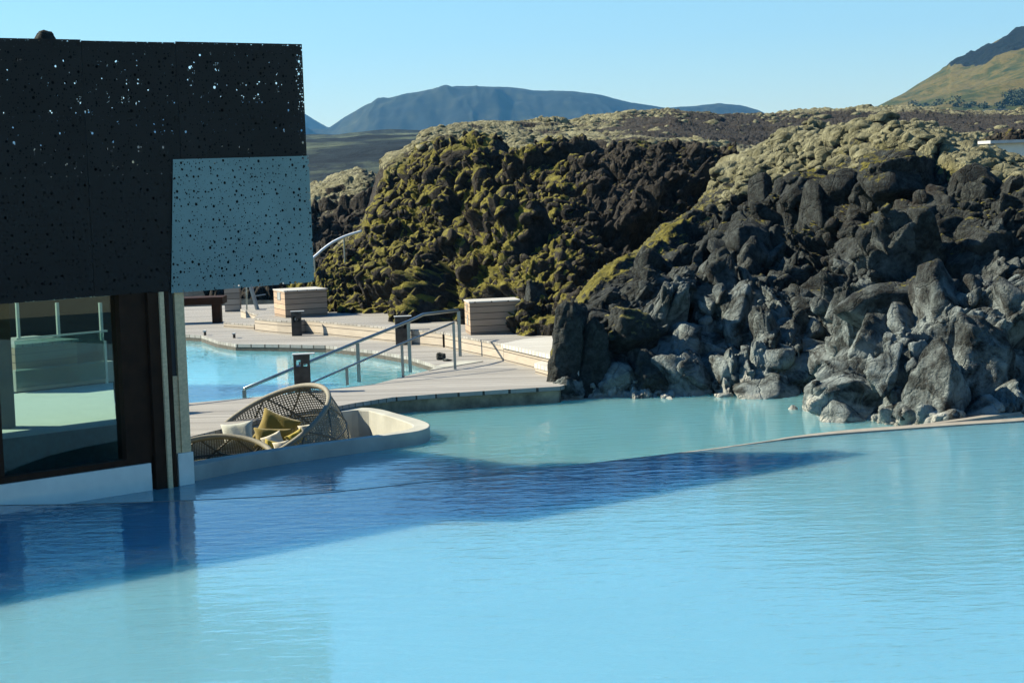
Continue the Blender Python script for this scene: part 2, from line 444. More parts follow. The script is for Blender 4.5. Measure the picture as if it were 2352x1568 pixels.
hill('mountain',[(-100,300),(150,262),(330,238),(430,224),(560,225),(640,232),(690,255),(706,265),(730,280),(752,292),(800,296),(860,300)],3900,500,8.2,M_mtn,8,260,60)
# right-hand slope: grassy flank under a dark crag
def slope_mat():
    t=NT('grass_slope'); v=t.coord('World',(1,.6,2),(0,0,0)); n=t.noise(v,.018,8,.65,.5); n2=t.noise(v,.12,6,.65)
    c=t.ramp(t.math('ADD',t.math('MULTIPLY',n,.6),t.math('MULTIPLY',n2,.4)),[(.38,(.012,.024,.005)),(.46,(.034,.040,.009)),(.54,(.088,.070,.020)),(.66,(.036,.042,.02))])
    a=t.new('ShaderNodeAttribute'); a.attribute_name='crag'
    f=t.ramp(t.math('ADD',a.outputs['Fac'],t.math('MULTIPLY',t.math('SUBTRACT',n2,.5),.5)),[(.42,0.),(.55,1.)])
    t.set(t.mix(f,c,(.004,.007,.008)),.95); t.b.inputs['Specular IOR Level'].default_value=.1; t.bump(n2,.8,3); return t.m
def right_hill():
    nx,ny=240,160
    xs=np.linspace(1900,2760,nx)
    crest=curve([(1900,310),(2000,262),(2021,247),(2080,216),(2150,176),(2178,157),(2184,150),(2240,122),(2300,88),(2352,58),(2500,-10),(2760,-150)],xs)
    foot=curve([(1900,320),(2020,290),(2352,285),(2760,280)],xs)
    P=np.zeros((ny,nx,3)); cg=np.zeros((ny,nx))
    nf=120
    crag_y=curve([(1900,300),(2150,170),(2186,158),(2230,152),(2280,146),(2352,114),(2500,45),(2760,-70)],xs)
    for j in range(nf):
        t=j/(nf-1); y=foot+(crest-foot)*t; D=700+ (1300-700)*t**1.0
        P[j]=far_np(xs,y,np.full(nx,float(D))); cg[j]=np.where(xs>2176,ss(crag_y-y,-6,6),0)
    for j in range(nf,ny):
        t=(j-nf+1)/(ny-nf); P[j]=P[nf-1]; P[j,:,1]+=500*t; P[j,:,2]-=150*t*t+20*t
    P[...,2]+=fbm(P/np.array([60,60,60.]),5)*7*np.minimum(1,np.arange(ny)[:,None]/12)
    P[...,2]+=cg*fbm(P/14,4)*7
    o=grid_obj('hillside',P,slope_mat(),{'crag':cg}); o['kind']='structure'
    return P
PH=right_hill()
# open lava plain behind the ravine, one sheet to the horizon
def plain_land():
    ys=np.concatenate([np.linspace(-40,60,60),np.geomspace(61,6000,240)]); th=np.linspace(-.62,.62,320)
    Y,T=np.meshgrid(ys,np.tan(th),indexing='ij'); X=T*(np.abs(Y)+60)
    Z=np.interp(Y,[-40,44,56,75,130,300,650,1200,6000],[-1.4,-1.4,-.5,1.2,3.6,8.5,16.5,22,24])
    P=np.stack([X,Y,Z],-1)
    amp=np.interp(Y,[45,70,200,900,3000],[0,.8,2.0,5,8])
    P[...,2]+=amp*(fbm(P/np.array([38,26,30.])+3,5)*.7+np.abs(fbm(P/9,4))*.16)
    far_=P[:,:,1]>2400
    o=grid_obj('ground',P,M_plain); o['kind']='structure'
plain_land()
# ------------------------------------------------------------------ lava banks
def bank(name,x0,x1,nx,nrow,base,lip,crest,dB,dL,dC,mat,kind,dropback=2.0,plateau=90,back=30,zb=None):
    xs=np.linspace(x0,x1,nx); b=curve(base,xs); l=curve(lip,xs); c=curve(crest,xs)
    db=curve(dB,xs); dl=curve(dL,xs); dc=curve(dC,xs)
    rows=[]; tag_=[]
    k=10
    for j in range(k):      # sinks below the ground
        t=1-j/k; p=far_np(xs,b,db); p[:,2]-=1.0*t; rows.append(p); tag_.append(-t)
    for j in range(nrow):
        t=j/(nrow-1); y=b+(l-b)*t; d=db+(dl-db)*(t**1.15); rows.append(far_np(xs,y,d)); tag_.append(t)
    for j in range(1,plateau+1):
        t=j/plateau; y=l+(c-l)*t; d=dl+(dc-dl)*t**.8; rows.append(far_np(xs,y,d)); tag_.append(1+t)
    last=rows[-1]
    for j in range(1,back+1):
        t=j/back; p=last.copy(); p[:,1]+=14*t; p[:,2]-=dropback*t**1.5; p[:,0]*=1+.14*t; rows.append(p); tag_.append(2+t)
    P=np.stack(rows,0); P=blur(P,5); return xs,P,np.array(tag_)
def softpoly(D,seed,m=16,p=15,lo=.72):
    q=np.random.default_rng(seed); Nk=q.normal(size=(m,3)); Nk/=np.linalg.norm(Nk,axis=1,keepdims=True); dk=q.uniform(lo,1.0,m)
    g=np.maximum(D@Nk.T,0)/dk
    r_=(g**p).sum(1)**(-1/p)
    return np.minimum(r_,1.35)
def ico(sub):
    bm=bmesh.new(); bmesh.ops.create_icosphere(bm,subdivisions=sub,radius=1)
    V=np.array([v.co[:] for v in bm.verts]); Fc=np.array([[v.index for v in f.verts] for f in bm.faces]); bm.free(); return V,Fc
def vnorm(V,Fc):
    fn=np.cross(V[Fc[:,1]]-V[Fc[:,0]],V[Fc[:,2]]-V[Fc[:,0]]); n=np.zeros_like(V)
    for k in range(3): np.add.at(n,Fc[:,k],fn)
    return n/(np.linalg.norm(n,axis=1,keepdims=True)+1e-9)
def rubble(name,label,P,N,pick,sizes,sub,mat,attr_fn,seed,el=1.25,sink=.25,ntemp=16,soft=False):
    q=np.random.default_rng(seed); V,Fc=ico(sub); T=[]
    for k in range(ntemp):
        if soft: rr=softpoly(V,seed*50+k,26,6,.8)*(1+.16*fbm(V*2.2+k*9.1,3)+.07*fbm(V*9+k*5.3,3,.6))
        else:
            rr=softpoly(V,seed*50+k,q.integers(8,15),30,.6)
            rr=rr*(1+.16*fbm(V*1.3+k*9.1,3)+.13*(.5-np.abs(fbm(V*3+k*5.3,4,.6)))+.07*fbm(V*9+k*3.1,4,.65))
        T.append(V*rr[:,None])
    Vs=[];Fs=[];At={'moss':[],'pale':[],'crust':[]}; off=0
    for (j,i),sz in zip(pick,sizes):
        t=T[q.integers(ntemp)]; sc=np.array([q.uniform(.6,1.3),q.uniform(.6,1.2),q.uniform(.45,.75) if soft else q.uniform(.6,el)])*sz
        Rm=np.array((Matrix.Rotation(q.uniform(0,6.28),3,'Z')@Matrix.Rotation(q.normal()*(.12 if soft else .45),3,'X')@Matrix.Rotation(q.normal()*(.12 if soft else .45),3,'Y')))
        Y=(t*sc)@Rm.T; nn=vnorm(Y,Fc)
        W_=Y+P[j,i]-N[j,i]*sz*sink
        m,pa,c=attr_fn(W_,nn,j,i); At['moss'].append(m); At['pale'].append(pa); At['crust'].append(c)
        Vs.append(W_); Fs.append(Fc+off); off+=len(V)
    Vs=np.concatenate(Vs); Fs=np.concatenate(Fs)
    me=bpy.data.meshes.new(name); me.vertices.add(len(Vs)); me.vertices.foreach_set('co',Vs.reshape(-1).astype(np.float32))
    me.loops.add(len(Fs)*3); me.loops.foreach_set('vertex_index',Fs.reshape(-1).astype(np.int32))
    me.polygons.add(len(Fs)); me.polygons.foreach_set('loop_start',(np.arange(len(Fs))*3).astype(np.int32)); me.polygons.foreach_set('use_smooth',np.ones(len(Fs),bool))
    me.update(calc_edges=True)
    for k,v in At.items():
        a=me.attributes.new(k,'FLOAT','POINT'); a.data.foreach_set('value',np.concatenate(v).astype(np.float32))
    me.materials.append(mat); o=bpy.data.objects.new(name,me); C.objects.link(o); tag(o,label,'rubble',kind='stuff'); return o
def scatter(prob,n,seed):
    q=np.random.default_rng(seed); p=prob.reshape(-1); p=p/p.sum(); k=q.choice(len(p),n,p=p); return [divmod(int(a),prob.shape[1]) for a in k]
def finish(name,P,mat,specs,moss_fn,flip=False,fade=None,face=None):
    N=blur(normals(blur(P,10)),24); N/=np.linalg.norm(N,axis=-1,keepdims=True)
    if N[...,1].mean()>0: N=-N
    if face is not None:
        N[...,2]*=(1-.35*face); N/=np.linalg.norm(N,axis=-1,keepdims=True)
    P0=P.copy()
    spfade=fade if fade is not None else 1.0
    disp=np.zeros(P.shape[:2]); crk=np.ones(P.shape[:2])
    for size,amp,stretch,k in specs:
        h,cr_=rocky(P0,size,stretch,k); disp+=h*amp; crk*= .5+.5*cr_
    disp*=spfade
    disp+=fbm(P0*3.1,5,.6)*.09
    P=P0+N*disp[...,None]
    N2=normals(P)
    if (N2*N).sum(-1).mean()<0: N2=-N2
    N2=blur(N2,1)
    at_,extra=moss_fn(P0,P,N2,crk,disp)
    P=P+N*extra[...,None]
    o=grid_obj(name,P,mat,at_); o['kind']='structure'
    # face orientation toward the viewer is irrelevant for the opaque rock
    return o,P,N
# far bank (mossy slope and ledge behind the wooden terraces)
xsB,PB,tB=bank('lava_bank',650,2560,1050,330,
   [(650,690),(738,690),(762,716),(900,722),(1018,728),(1100,745),(1197,768),(1290,778),(1500,790),(2560,700)],
   [(650,690),(738,652),(780,575),(835,518),(862,440),(880,392),(900,378),(955,352),(963,332),(1000,326),(1060,338),(1150,352),(1250,352),(1350,345),(1450,336),(1550,345),(1650,362),(1760,372),(1900,360),(2100,345),(2352,330),(2560,320)],
   [(650,689),(738,648),(780,570),(835,512),(858,438),(868,392),(894,362),(952,345),(962,320),(993,307),(1059,292),(1160,286),(1238,284),(1320,285),(1380,274),(1439,262),(1550,249),(1580,257),(1680,262),(1760,264),(1830,258),(1950,250),(2100,250),(2180,256),(2260,262),(2352,256),(2560,255)],
   [(650,43),(762,42.4),(1018,39.9),(1197,34.9),(1290,34.5),(1500,37),(2560,40)],
   [(650,44),(738,45),(835,48),(960,50),(1100,48),(1300,45),(1500,44),(1700,45),(2100,50),(2560,55)],
   [(650,44.5),(738,46),(835,50),(955,54),(1059,66),(1300,75),(1550,78),(2000,85),(2560,90)],M_rock2,'s',3.5)
tBg=np.broadcast_to(tB[:,None],PB.shape[:2]); xBg=np.broadcast_to(xsB[None,:],PB.shape[:2])
def mossB(P0,P,N,crk,disp):
    up=N[...,2]
    n=fbm(P0*np.array([.5,.4,.5]),4)
    top=ss(tBg,.93,1.02)
    scree=top*ss(xBg,1330,1500)*ss(tBg,1.12,1.25)*(1-ss(tBg,1.78,1.97))       # dark cinder slope behind the ledge
    face=(1-top)*ss(P0[...,0],-6,-4.5)*(1-ss(xBg+ (fbm(P0*.7,3)*160),1230,1420))
    left=N[...,0]<9
    m_face=face*(ss(up-.55*N[...,0],.15,.75)*1.15+n*.6-.06)
    m_top=top*(ss(up,.35,.8)*1.0+n*1.0+fbm(P0*np.array([.9,.5,.9])+9,4)*.9-.30)*(1-.85*scree)
    low=(1-top)*(1-face)*ss(up,.45,.9)*.5
    m=np.clip(np.maximum.reduce([m_face,m_top,low]),0,1)
    pale=ss(tBg+n*.2,.85,1.05)
    lump,_=rocky(P0,.22,(1,1,.8),5,.5)
    pil=np.sqrt(np.maximum(0,1-(worley(P0/np.array([1.0,.9,.8])+fbm(P0*2,3)[...,None]*.2,9)[0]/.8)**2))*.11
    m=m*(1-top*(1-ss(pil,.02,.07)))
    extra=m*(lump*.35*(1-top)+pil*1.6*top)
    return {'moss':m,'pale':pale,'crust':np.zeros_like(m)},extra
_,QB,NB=finish('terrain',PB,M_rock2,[(2.6,.32,(1,1,.8),1),(.9,.36,(1,1,1.1),2),(.40,.42,(1,1,.9),3),(.19,.5,(1,1,.9),4),(.09,.5,(1,1,1),6)],mossB,fade=(1-.85*ss(tBg,.84,1.02))*(.3+.7*ss(xBg,850,1080)*1.0+.4*(1-ss(tBg,.4,.8))*(1-ss(xBg,850,1080))),face=1-ss(tBg,.8,1.0))
# left-hand bank further back
xsC,PC,tC=bank('lava_bank',480,1000,420,200,
   [(480,720),(640,700),(740,690),(1000,690)],
   [(480,450),(640,440),(712,446),(760,424),(800,412),(830,412),(860,424),(900,450),(1000,480)],
   [(480,440),(640,432),(712,438),(760,414),(800,404),(822,396),(860,408),(900,440),(1000,470)],
   [(480,60),(1000,58)],[(480,66),(1000,66)],[(480,74),(1000,74)],M_rock2,'s',3,40,20)
tCg=np.broadcast_to(tC[:,None],PC.shape[:2])
def mossC(P0,P,N,crk,disp):
    m=np.clip(ss(N[...,2],.3,.8)*.7*ss(tCg,.3,1)+fbm(P0*.5,4)*.4,0,1); return {'moss':m,'pale':ss(tCg,.2,.8),'crust':np.zeros_like(m)},m*0
finish('terrain',PC,M_rock2,[(2.6,.28,(1,1,1),1),(.9,.4,(1,1,1),2),(.35,.5,(1,1,1),3)],mossC,fade=1-.7*ss(tCg,.6,1.0))
# near right bank, rising out of the lagoon
baseA=[(1180,917),(1262,917),(1400,910),(1600,903),(1800,897),(1915,893),(1928,908),(1962,936),(2060,966),(2100,978),(2200,978),(2300,962),(2352,951),(2700,920)]
xA=np.array([p[0] for p in baseA],float)
dA=[(x,at(x,y,0).y) for x,y in baseA]
xx=np.linspace(1180,2700,400); yy=np.interp(xx,[p[0] for p in dA],[p[1] for p in dA]); yy=np.convolve(np.pad(yy,12,mode='edge'),np.ones(25)/25,'valid')
dS=list(zip(xx.tolist(),yy.tolist()))
xsA,PA,tA=bank('near',1262,3000,1200,520,baseA,
   [(1262,905),(1275,812),(1300,745),(1345,684),(1370,655),(1420,612),(1480,590),(1530,543),(1600,503),(1650,470),(1690,420),(1740,392),(1800,368),(1880,352),(1960,338),(2080,330),(2150,348),(2200,372),(2280,402),(2352,436),(2450,470),(2700,500)],
   [(1262,900),(1275,800),(1300,735),(1345,672),(1370,642),(1420,600),(1480,578),(1530,530),(1600,488),(1650,455),(1690,398),(1740,372),(1800,347),(1880,332),(1960,314),(2041,304),(2114,316),(2200,345),(2278,382),(2352,418),(2450,450),(2700,480)],
   dS,
   [(1262,29.5),(1345,31.2),(1480,33),(1600,35),(1690,36.5),(1900,35),(2100,32.8),(2352,31.0),(2700,31)],
   [(1262,29.9),(1345,32),(1480,34),(1600,36.3),(1690,38),(1900,37.2),(2100,35),(2352,33),(2700,33)],M_rock,'s',2.6,60,26)
tAg=np.broadcast_to(tA[:,None],PA.shape[:2]); xAg=np.broadcast_to(xsA[None,:],PA.shape[:2])
def mossA(P0,P,N,crk,disp):
    up=N[...,2]; n=fbm(P0*np.array([.6,.5,.6]),4)
    top=ss(tAg+n*.09,.88,.96)*ss(xAg,1600,1690)
    m_top=top*(ss(up,.1,.6)*1.0+n*.7-.02)
    ridge=ss(tAg,.82,1.0)*(1-ss(xAg,1640,1720))
    m_r=ridge*(ss(up-.3*N[...,0],.3,.9)*.9+n*.7-.1)
    mid=ss(P0[...,2],1.0,2.2)*(ss(up,.45,.85)*.75+n*.4-.1)
    m=np.clip(np.maximum.reduce([m_top,m_r,mid*.9]),0,1)
    pale=top
    z=P0[...,2]
    crust=np.maximum(.74*(1-ss(z+n*.8,.5,2.3))*ss(xAg,1340,1560),1-ss(z,.03,.22))
    P_=P0*np.array([1,.8,1])
    pil=np.sqrt(np.maximum(0,1-(worley(P_/.55+fbm(P0*2,3)[...,None]*.25,9)[0]/.85)**2))*.14+np.sqrt(np.maximum(0,1-(worley(P0/.2,10)[0]/.85)**2))*.03
    m=m*(1-top*(1-ss(pil,.02,.09)))
    return {'moss':m,'pale':pale,'crust':crust},top*m*(pil*1.3+.02)
_,QA,NA=finish('terrain',PA,M_rock,[(1.7,.46,(.8,1,1.3),1),(.66,.52,(.8,1,1.25),2),(.28,.46,(1,1,1.1),3),(.12,.4,(1,1,1),4),(.05,.35,(1,1,1),6)],mossA,fade=(1-.8*ss(tAg,.72,.96))*(.25+.75*ss(xAg,1262,1420)),face=1-ss(tAg,.82,1.0))
def cellarea(P):
    return np.linalg.norm(np.cross(np.gradient(P,axis=1),np.gradient(P,axis=0)),axis=-1)
aB=cellarea(PB); aA=cellarea(PA)
def attrA(W_,nn,j,i):
    z=W_[:,2]; n=fbm(W_*.9,3); k=len(z)
    m=np.clip(ss(nn[:,2],.55,.95)*(.45 if z.mean()>1.1 else .1)*ss(z,.8,2.0)+n*.35,0,1)
    cr_=np.maximum(.74*(1-ss(z+n*.9,.6,2.4))*ss(xsA[i],1340,1560),1-ss(z,.03,.22))
    return m,np.zeros(k),cr_
def attrB(W_,nn,j,i):
    n=fbm(W_*1.2,3); f=(1-ss(xsB[i]+n.mean()*150,1230,1420))*ss(W_[:,0],-6,-4.5)
    m=np.clip(f*(ss(nn[:,2]-.55*nn[:,0],.3,.95)*.95+n*.6-.1)+(1-f)*ss(nn[:,2],.6,.95)*.35,0,1)
    return m,np.full(len(n),float(ss(tB[j],.85,1.02))),np.zeros(len(n))
qs=np.random.default_rng(5)
prA=aA*(tAg>-.05)*(tAg<.82)*(xAg>1300)*(xAg<2700)
rubble('rubble','angular dark lava blocks packed over the near bank',QA,NA,scatter(prA,270,1),qs.uniform(.16,.42,270)**1.0,4,M_rock,attrA,11,1.6,.5)
rubble('rubble','smaller broken lava stones wedged between the blocks of the near bank',QA,NA,scatter(prA,1500,2),qs.uniform(.03,.13,1500),3,M_rock,attrA,12,1.4,.3)
prB=aB*(tBg>-.02)*(tBg<.93)*(xBg>700)*(xBg<1900)
rubble('rubble','dark lava blocks on the far bank behind the terraces',QB,NB,scatter(prB,120,3),qs.uniform(.14,.30,120),3,M_rock2,attrB,13,1.4,.5)
prB2=prB*(1+1.5*(xBg<1350))
rubble('rubble','moss covered clods and stones over the slope of the far bank',QB,NB,scatter(prB2,2600,4),qs.uniform(.04,.14,2600),3,M_rock2,attrB,14,1.3,.3)
def attrM(W_,nn,j,i):
    n=fbm(W_*3,3); return np.clip(.35+ss(nn[:,2],-.5,.2)+n*.2,0,1),np.full(len(n),1.),np.zeros(len(n))
patch=np.clip(fbm(PB*np.array([.35,.16,.3])+4,4)*3+.55,0,1)
scr=ss(xBg,1330,1500)*ss(tBg,1.12,1.25)*(1-ss(tBg,1.72,1.9))
prM=aB*(tBg>.93)*(tBg<2.02)*(xBg>950)*(patch**2+.02)*(1-.96*scr)/np.maximum(1,(PB[...,1]/46)**1.0)
rubble('moss','pale moss cushions over the ledge and crest of the far bank',QB,NB,scatter(prM,3600,6),np.clip(np.exp(qs.normal(-1.95,.45,3600)),.05,.42),2,M_rock2,attrM,15,1,.3,soft=True)
prN=aA*(tAg>.85)*(tAg<2.0)*(xAg>1660)*np.clip(fbm(PA*.6+4,4)*3+.75,0,1)
rubble('moss','thick pale moss cushions capping the near bank',QA,NA,scatter(prN,1500,7),np.clip(np.exp(qs.normal(-2.15,.42,1500)),.05,.3),3,M_rock,attrM,16,1,.25,soft=True)
# ------------------------------------------------------------------ water and pool edges
def P2(pts,z): return [at(x,y,z).xy for x,y in pts]
def wedge_norm(L):
    return L
def sheet(name,pts2,z,mat,hole=None):
    Ls=[[Vector((p[0],p[1],0)) for p in pts2]]+([[Vector((p[0],p[1],0)) for p in hole]] if hole else [])
    mb=MB(); tris=tessellate_polygon(Ls)
    vs=[(p.x,p.y,z) for L in Ls for p in L]; fs=[]
    for a,b,c in tris:
        A,B,D=[Vector(vs[i]) for i in (a,b,c)]
        if (B-A).cross(D-A).z<0: a,c=c,a
        fs.append((a,b,c))
    mb.add(vs,fs); o=mb.build(name,mat,recalc=False); o['kind']='structure'; return o
ZN=.15
brim_px=[(-400,1163),(0,1160),(200,1157),(400,1150),(600,1141),(750,1131),(950,1110),(1176,1085),(1400,1059),(1600,1035),(1760,1015),(1888,1001),(2083,986),(2229,976),(2352,968),(2700,940)]
brim=[p for p in smooth_curve([(*at(x,y,ZN).xy,0) for x,y in brim_px],5)]
brim=[Vector((p.x,p.y)) for p in brim]
near=brim+[Vector((20,6)),Vector((-20,6))]
near[0]=Vector((near[0].x,near[0].y))
sheet('water',near,ZN,M_near)
def offset_line(L,d):
    out=[]
    for i,p in enumerate(L):
        a=L[max(i-1,0)]; b=L[min(i+1,len(L)-1)]; t=(b-a).normalized(); out.append(p+Vector((-t.y,t.x))*d)
    return out
# pool wall under the overflow brim: stone lip widens to the right
def lip_obj():
    n=len(brim); inner=offset_line(brim,-.02); ws=[.03 if p.x<3.0 else .03+min(.19,(p.x-3.0)*.16) for p in brim]
    outer=[]
    for i,p in enumerate(brim):
        a=brim[max(i-1,0)]; b=brim[min(i+1,n-1)]; t=(b-a).normalized(); outer.append(p+Vector((-t.y,t.x))*ws[i])
    mb=MB(); vs=[];fs=[]
    for i in range(n):
        zt=ZN+.001+(.018 if brim[i].x>3.2 else .014*max(0,(brim[i].x-2.4)/.8))
        vs+= [(*inner[i],-.6),(*inner[i],zt),(*outer[i],zt),(*outer[i],-.6)]
    for i in range(n-1):
        a=i*4; b=a+4
        fs+=[(a,b,b+1,a+1),(a+1,b+1,b+2,a+2),(a+2,b+2,b+3,a+3)]
    mb.add(vs,fs); o=mb.build('pool_edge',M_lip); o['kind']='structure'
lip_obj()
b2=P2([(2090,983),(2229,966),(2352,948),(2700,905)],ZN); b2o=P2([(2090,981),(2229,961),(2352,942),(2700,898)],ZN)
o=MB().prism([b2+b2o[::-1]],-.3,ZN+.02).build('pool_edge',M_lip); o['kind']='structure'
fillw=P2([(2110,982),(2229,974),(2352,966),(2700,938),(2700,905),(2352,948),(2229,966)],ZN-.03)
sheet('water',fillw,ZN-.03,M_near)
# middle lagoon
fb_px=[(560,975),(760,958),(906,951),(1023,940),(1170,928),(1280,921),(1378,915),(1600,905),(1915,894)]
fb=P2(fb_px,0)
mid=[Vector(p) for p in fb]+[Vector((13,31)),Vector((16,18))]+[p-Vector((0,.25)) for p in offset_line(brim,.0)[::-1] if p.x<15]+[Vector((-9.5,19)),Vector((-9.5,28)),Vector((-3.4,28.2))]
mid_pts=mid
fbl=[Vector(p) for p in fb]; fbo=offset_line(fbl,.07)
o=MB().prism([fbl+fbo[::-1]],-.5,.012).build('pool_edge',M_lip); o['kind']='structure'
sheet('water',[Vector(p) for p in P2([(700,960),(906,951),(1280,921),(1500,910)],-.10)]+[Vector((3.2,33)),Vector((-4,33))],-.10,M_mid)
# ------------------------------------------------------------------ deck and bathing pool
ZD=.25; ZP=.12
pool_px=[(250,900),(250,770),(425,768),(462,770),(500,783),(541,790),(640,791),(748,793),(860,805),(935,818),(985,833),(1012,843),(985,850),(928,864),(860,882),(700,900),(600,910),(520,918),(432,925)]
pool=P2(pool_px,ZD)
near_edge=[(250,1010),(435,1003),(600,962),(745,936),(783,931),(815,925),(901,912),(1023,903),(1150,895),(1286,887),(1296,884)]
outer=P2(near_edge,ZD)+P2([(1345,800)],ZD)+[Vector((4,50)),Vector((-14,50)),Vector((-12,30))]
o=MB().prism([outer,pool],ZD-.06,ZD).build('deck',M_deck); o['kind']='structure'
# stone wall under the deck edge
we=[Vector(p) for p in P2(near_edge,ZD)]; wi=offset_line(we,.06); wi2=offset_line(we,.3)
o=MB().prism([wi+wi2[::-1]],-.6,ZD-.07).build('deck_wall',plain('stone_wall',(.22,.19,.13),.9,0,.5,5,.4)); o['kind']='structure'
pw=[Vector((p[0],p[1])) for p in pool]
cen=sum(pw,Vector((0,0)))/len(pw); pw2=[cen+(p-cen)*1.02 for p in pw]
sheet('water',pw2,ZP,M_pool)
o=MB().prism([pw2,[cen+(p-cen)*1.002 for p in pw]],-.4,ZD-.062).build('pool_wall',plain('pool_lining',(.06,.055,.045),.9,0,.4)); o['kind']='structure'
# grey ramp wedge at the pool's right end
mb=MB().prism([P2([(985,851),(1012,838),(1060,829),(1110,830),(1060,838)],ZD+.004)],ZD+.001,ZD+.012); o=mb.build('path',M_conc); o['kind']='structure'
# --- terraces
ZT=.53
def terrace(name,label,px,z0,z1,mat_side=M_step,lipo=.03,cat='terrace',group=None,pts2=None):
    pts=pts2 or P2(px,z1); c=sum([Vector(p) for p in pts],Vector((0,0)))/len(pts)
    t=thing(name,label,cat,(c.x,c.y,z0),group)
    MB().prism([[c+(Vector(p)-c)*.992 for p in pts]],z0,z1-.035).build('riser',mat_side,t)
    MB().prism([pts],z1-.035,z1).build('top_boards',M_deck,t)
    return t
terrace('timber_terrace','long raised timber terrace at the foot of the mossy bank behind the bathing pool',
   [(583,730),(635,735),(674,737),(700,733.5),(775,741),(861,748.5),(1018,763),(1060,735),(1000,712),(760,700),(620,705)],ZD,ZT)
terrace('timber_terrace','raised timber terrace carrying the cabinet nearest to the grey boulders',
   [(1019.6,763.4),(1155,790),(1240,792),(1330,770),(1330,752),(1150,738),(1040,742)],ZD,ZT+.003)
def bench(label,px,z1,z0,px2):
    pts=P2(px,z1); c=sum([Vector(p) for p in pts],Vector((0,0)))/len(pts)
    t=thing('timber_step',label,'step',(c.x,c.y,z0))
    MB().prism([pts],z1-.07,z1).build('top_boards',M_boxtop,t)
    MB().prism([[c+(Vector(p)-c)*.95 for p in pts]],z0,z1-.071).build('riser',M_step,t)
bench('wide pale timber step with overhanging top beside the leaning grey boulder',[(1151,789),(1267,815),(1300,818),(1330,775),(1287,770),(1204,778)],ZT+.02,ZD,None)
bench('small low timber step half hidden by the leaning grey boulder',[(1226,834),(1289,850),(1330,852),(1330,830),(1262,824)],.41,ZD,None)
terrace('timber_step','lower shaded timber step left of the cabinet on the long terrace',[(552,710),(590,722),(640,724),(640,704),(570,704)],ZD,.47,cat='step')
terrace('timber_step','shaded flat timber step nearest to the pool corner',[(513,740),(583,745),(640,742),(640,728),(530,731)],ZD,.36,cat='step')
def cabinet(label,N,L,R,h,z,signs):
    N=at(*N,z);L=at(*L,z);R=at(*R,z)
    e2=(R-N); e1=Vector((-e2.y,e2.x,0)).normalized()*(L-N).length
    if e1.dot(L-N)<0: e1=-e1
    t=thing('storage_cabinet',label,'cabinet',N+(e1+e2)/2,'board clad cabinets on the terraces')
    MB().box(N,e2,e1,Vector((0,0,h-.02))).build('body',M_box,t,bevel=.004)
    g=e2.normalized()*.012+e1.normalized()*.012
    MB().box(N-g+Vector((0,0,h-.02)),e2+e2.normalized()*.024,e1+e1.normalized()*.024,Vector((0,0,.022))).build('lid',M_boxtop,t)
    d=e1.normalized(); out=-e2.normalized()
    for (a,b,z0,z1,lines) in signs:
        s_=MB().box(N+e1*a+out*.001+Vector((0,0,h*z0)),e1*(b-a),out*.006,Vector((0,0,h*(z1-z0)))).build('sign_plate',M_sign,t)
        m=MB()
        for k in range(lines):
            zz=h*(z0+(z1-z0)*(k+.8)/(lines+.6))
            m.box(N+e1*(a+(b-a)*.18)+out*.0075+Vector((0,0,zz)),e1*(b-a)*.64,out*.001,Vector((0,0,.006)))
        if lines: m.build('sign_print',M_signline,s_)
    return t
cabinet('cedar board storage cabinet left of the two, behind the far bathing pool post lamp',(656,730),(615,725.5),(753,724),.565,ZT,[(.36,.66,.62,.92,7)])
cabinet('cedar board storage cabinet behind the top end of the steel handrails',(1081,769.5),(1035,764.6),(1197,764),.593,ZT+.004,[(.42,.58,.70,.91,0),(.36,.54,.27,.58,6)])
# --- bollard lamps
def bollard(label,px,py,z,w,h,cut,rotz=.12):
    b=at(px,py,z); t=thing('bollard_lamp',label,'bollard',b,'square post lamps round the bathing pool')
    R=Matrix.Rotation(rotz,3,'Z'); d=w*.55
    ex=R@Vector((w,0,0)); ey=R@Vector((0,d,0)); th=.012
    o0=b-(ex)/2
    m=MB()
    m.box(o0+ey-ey.normalized()*th,ex,ey.normalized()*th,(0,0,h)) if not cut else None
    m.box(o0+ey.normalized()*th,ex.normalized()*th,ey-ey.normalized()*2*th,(0,0,h))
    m.box(o0+ex-ex.normalized()*th+ey.normalized()*th,ex.normalized()*th,ey-ey.normalized()*2*th,(0,0,h))
    # front plate, pierced near the top
    def plate(off):
        def q(a,z): return off+ex*a+Vector((0,0,z*h))
        n=ey.normalized()*th
        wins=[(.17,.43,.66,.86),(.58,.84,.66,.86)]
        xs_=[0,.17,.43,.58,.84,1]; zs=[0,.66,.76,.86,1]
        for i in range(5):
            for j in range(4):
                hole=(i==1 and j in(1,2)) or (i==3 and j==1) 
                if hole: continue
                m.box(q(xs_[i],zs[j]),ex*(xs_[i+1]-xs_[i]),n,Vector((0,0,(zs[j+1]-zs[j])*h)))
    plate(o0)
    if cut: plate(o0+ey-ey.normalized()*th)
    m.build('post',M_corten,t)
    MB().box(o0-ex*.05-ey*.1+Vector((0,0,h+.001)),ex*1.35,ey*1.2,(0,0,.012)).build('cap_plate',M_plate,t)
    MB().tube([b+ey*.5+Vector((0,0,h*.72)),b+ey*.5+Vector((0,0,h*.80))],w*.18,12).build('lamp',M_plate,t)
bollard('square metal post lamp pierced near its top, standing on the near deck',696,900,ZD,.245,.56,True)
bollard('dark post lamp at the far pool rim in front of the left cabinet',683,786,ZP,.205,.62,False)
bollard('square dark metal post lamp at the far rim of the pool, behind the handrails',925,808,ZP,.24,.66,False)
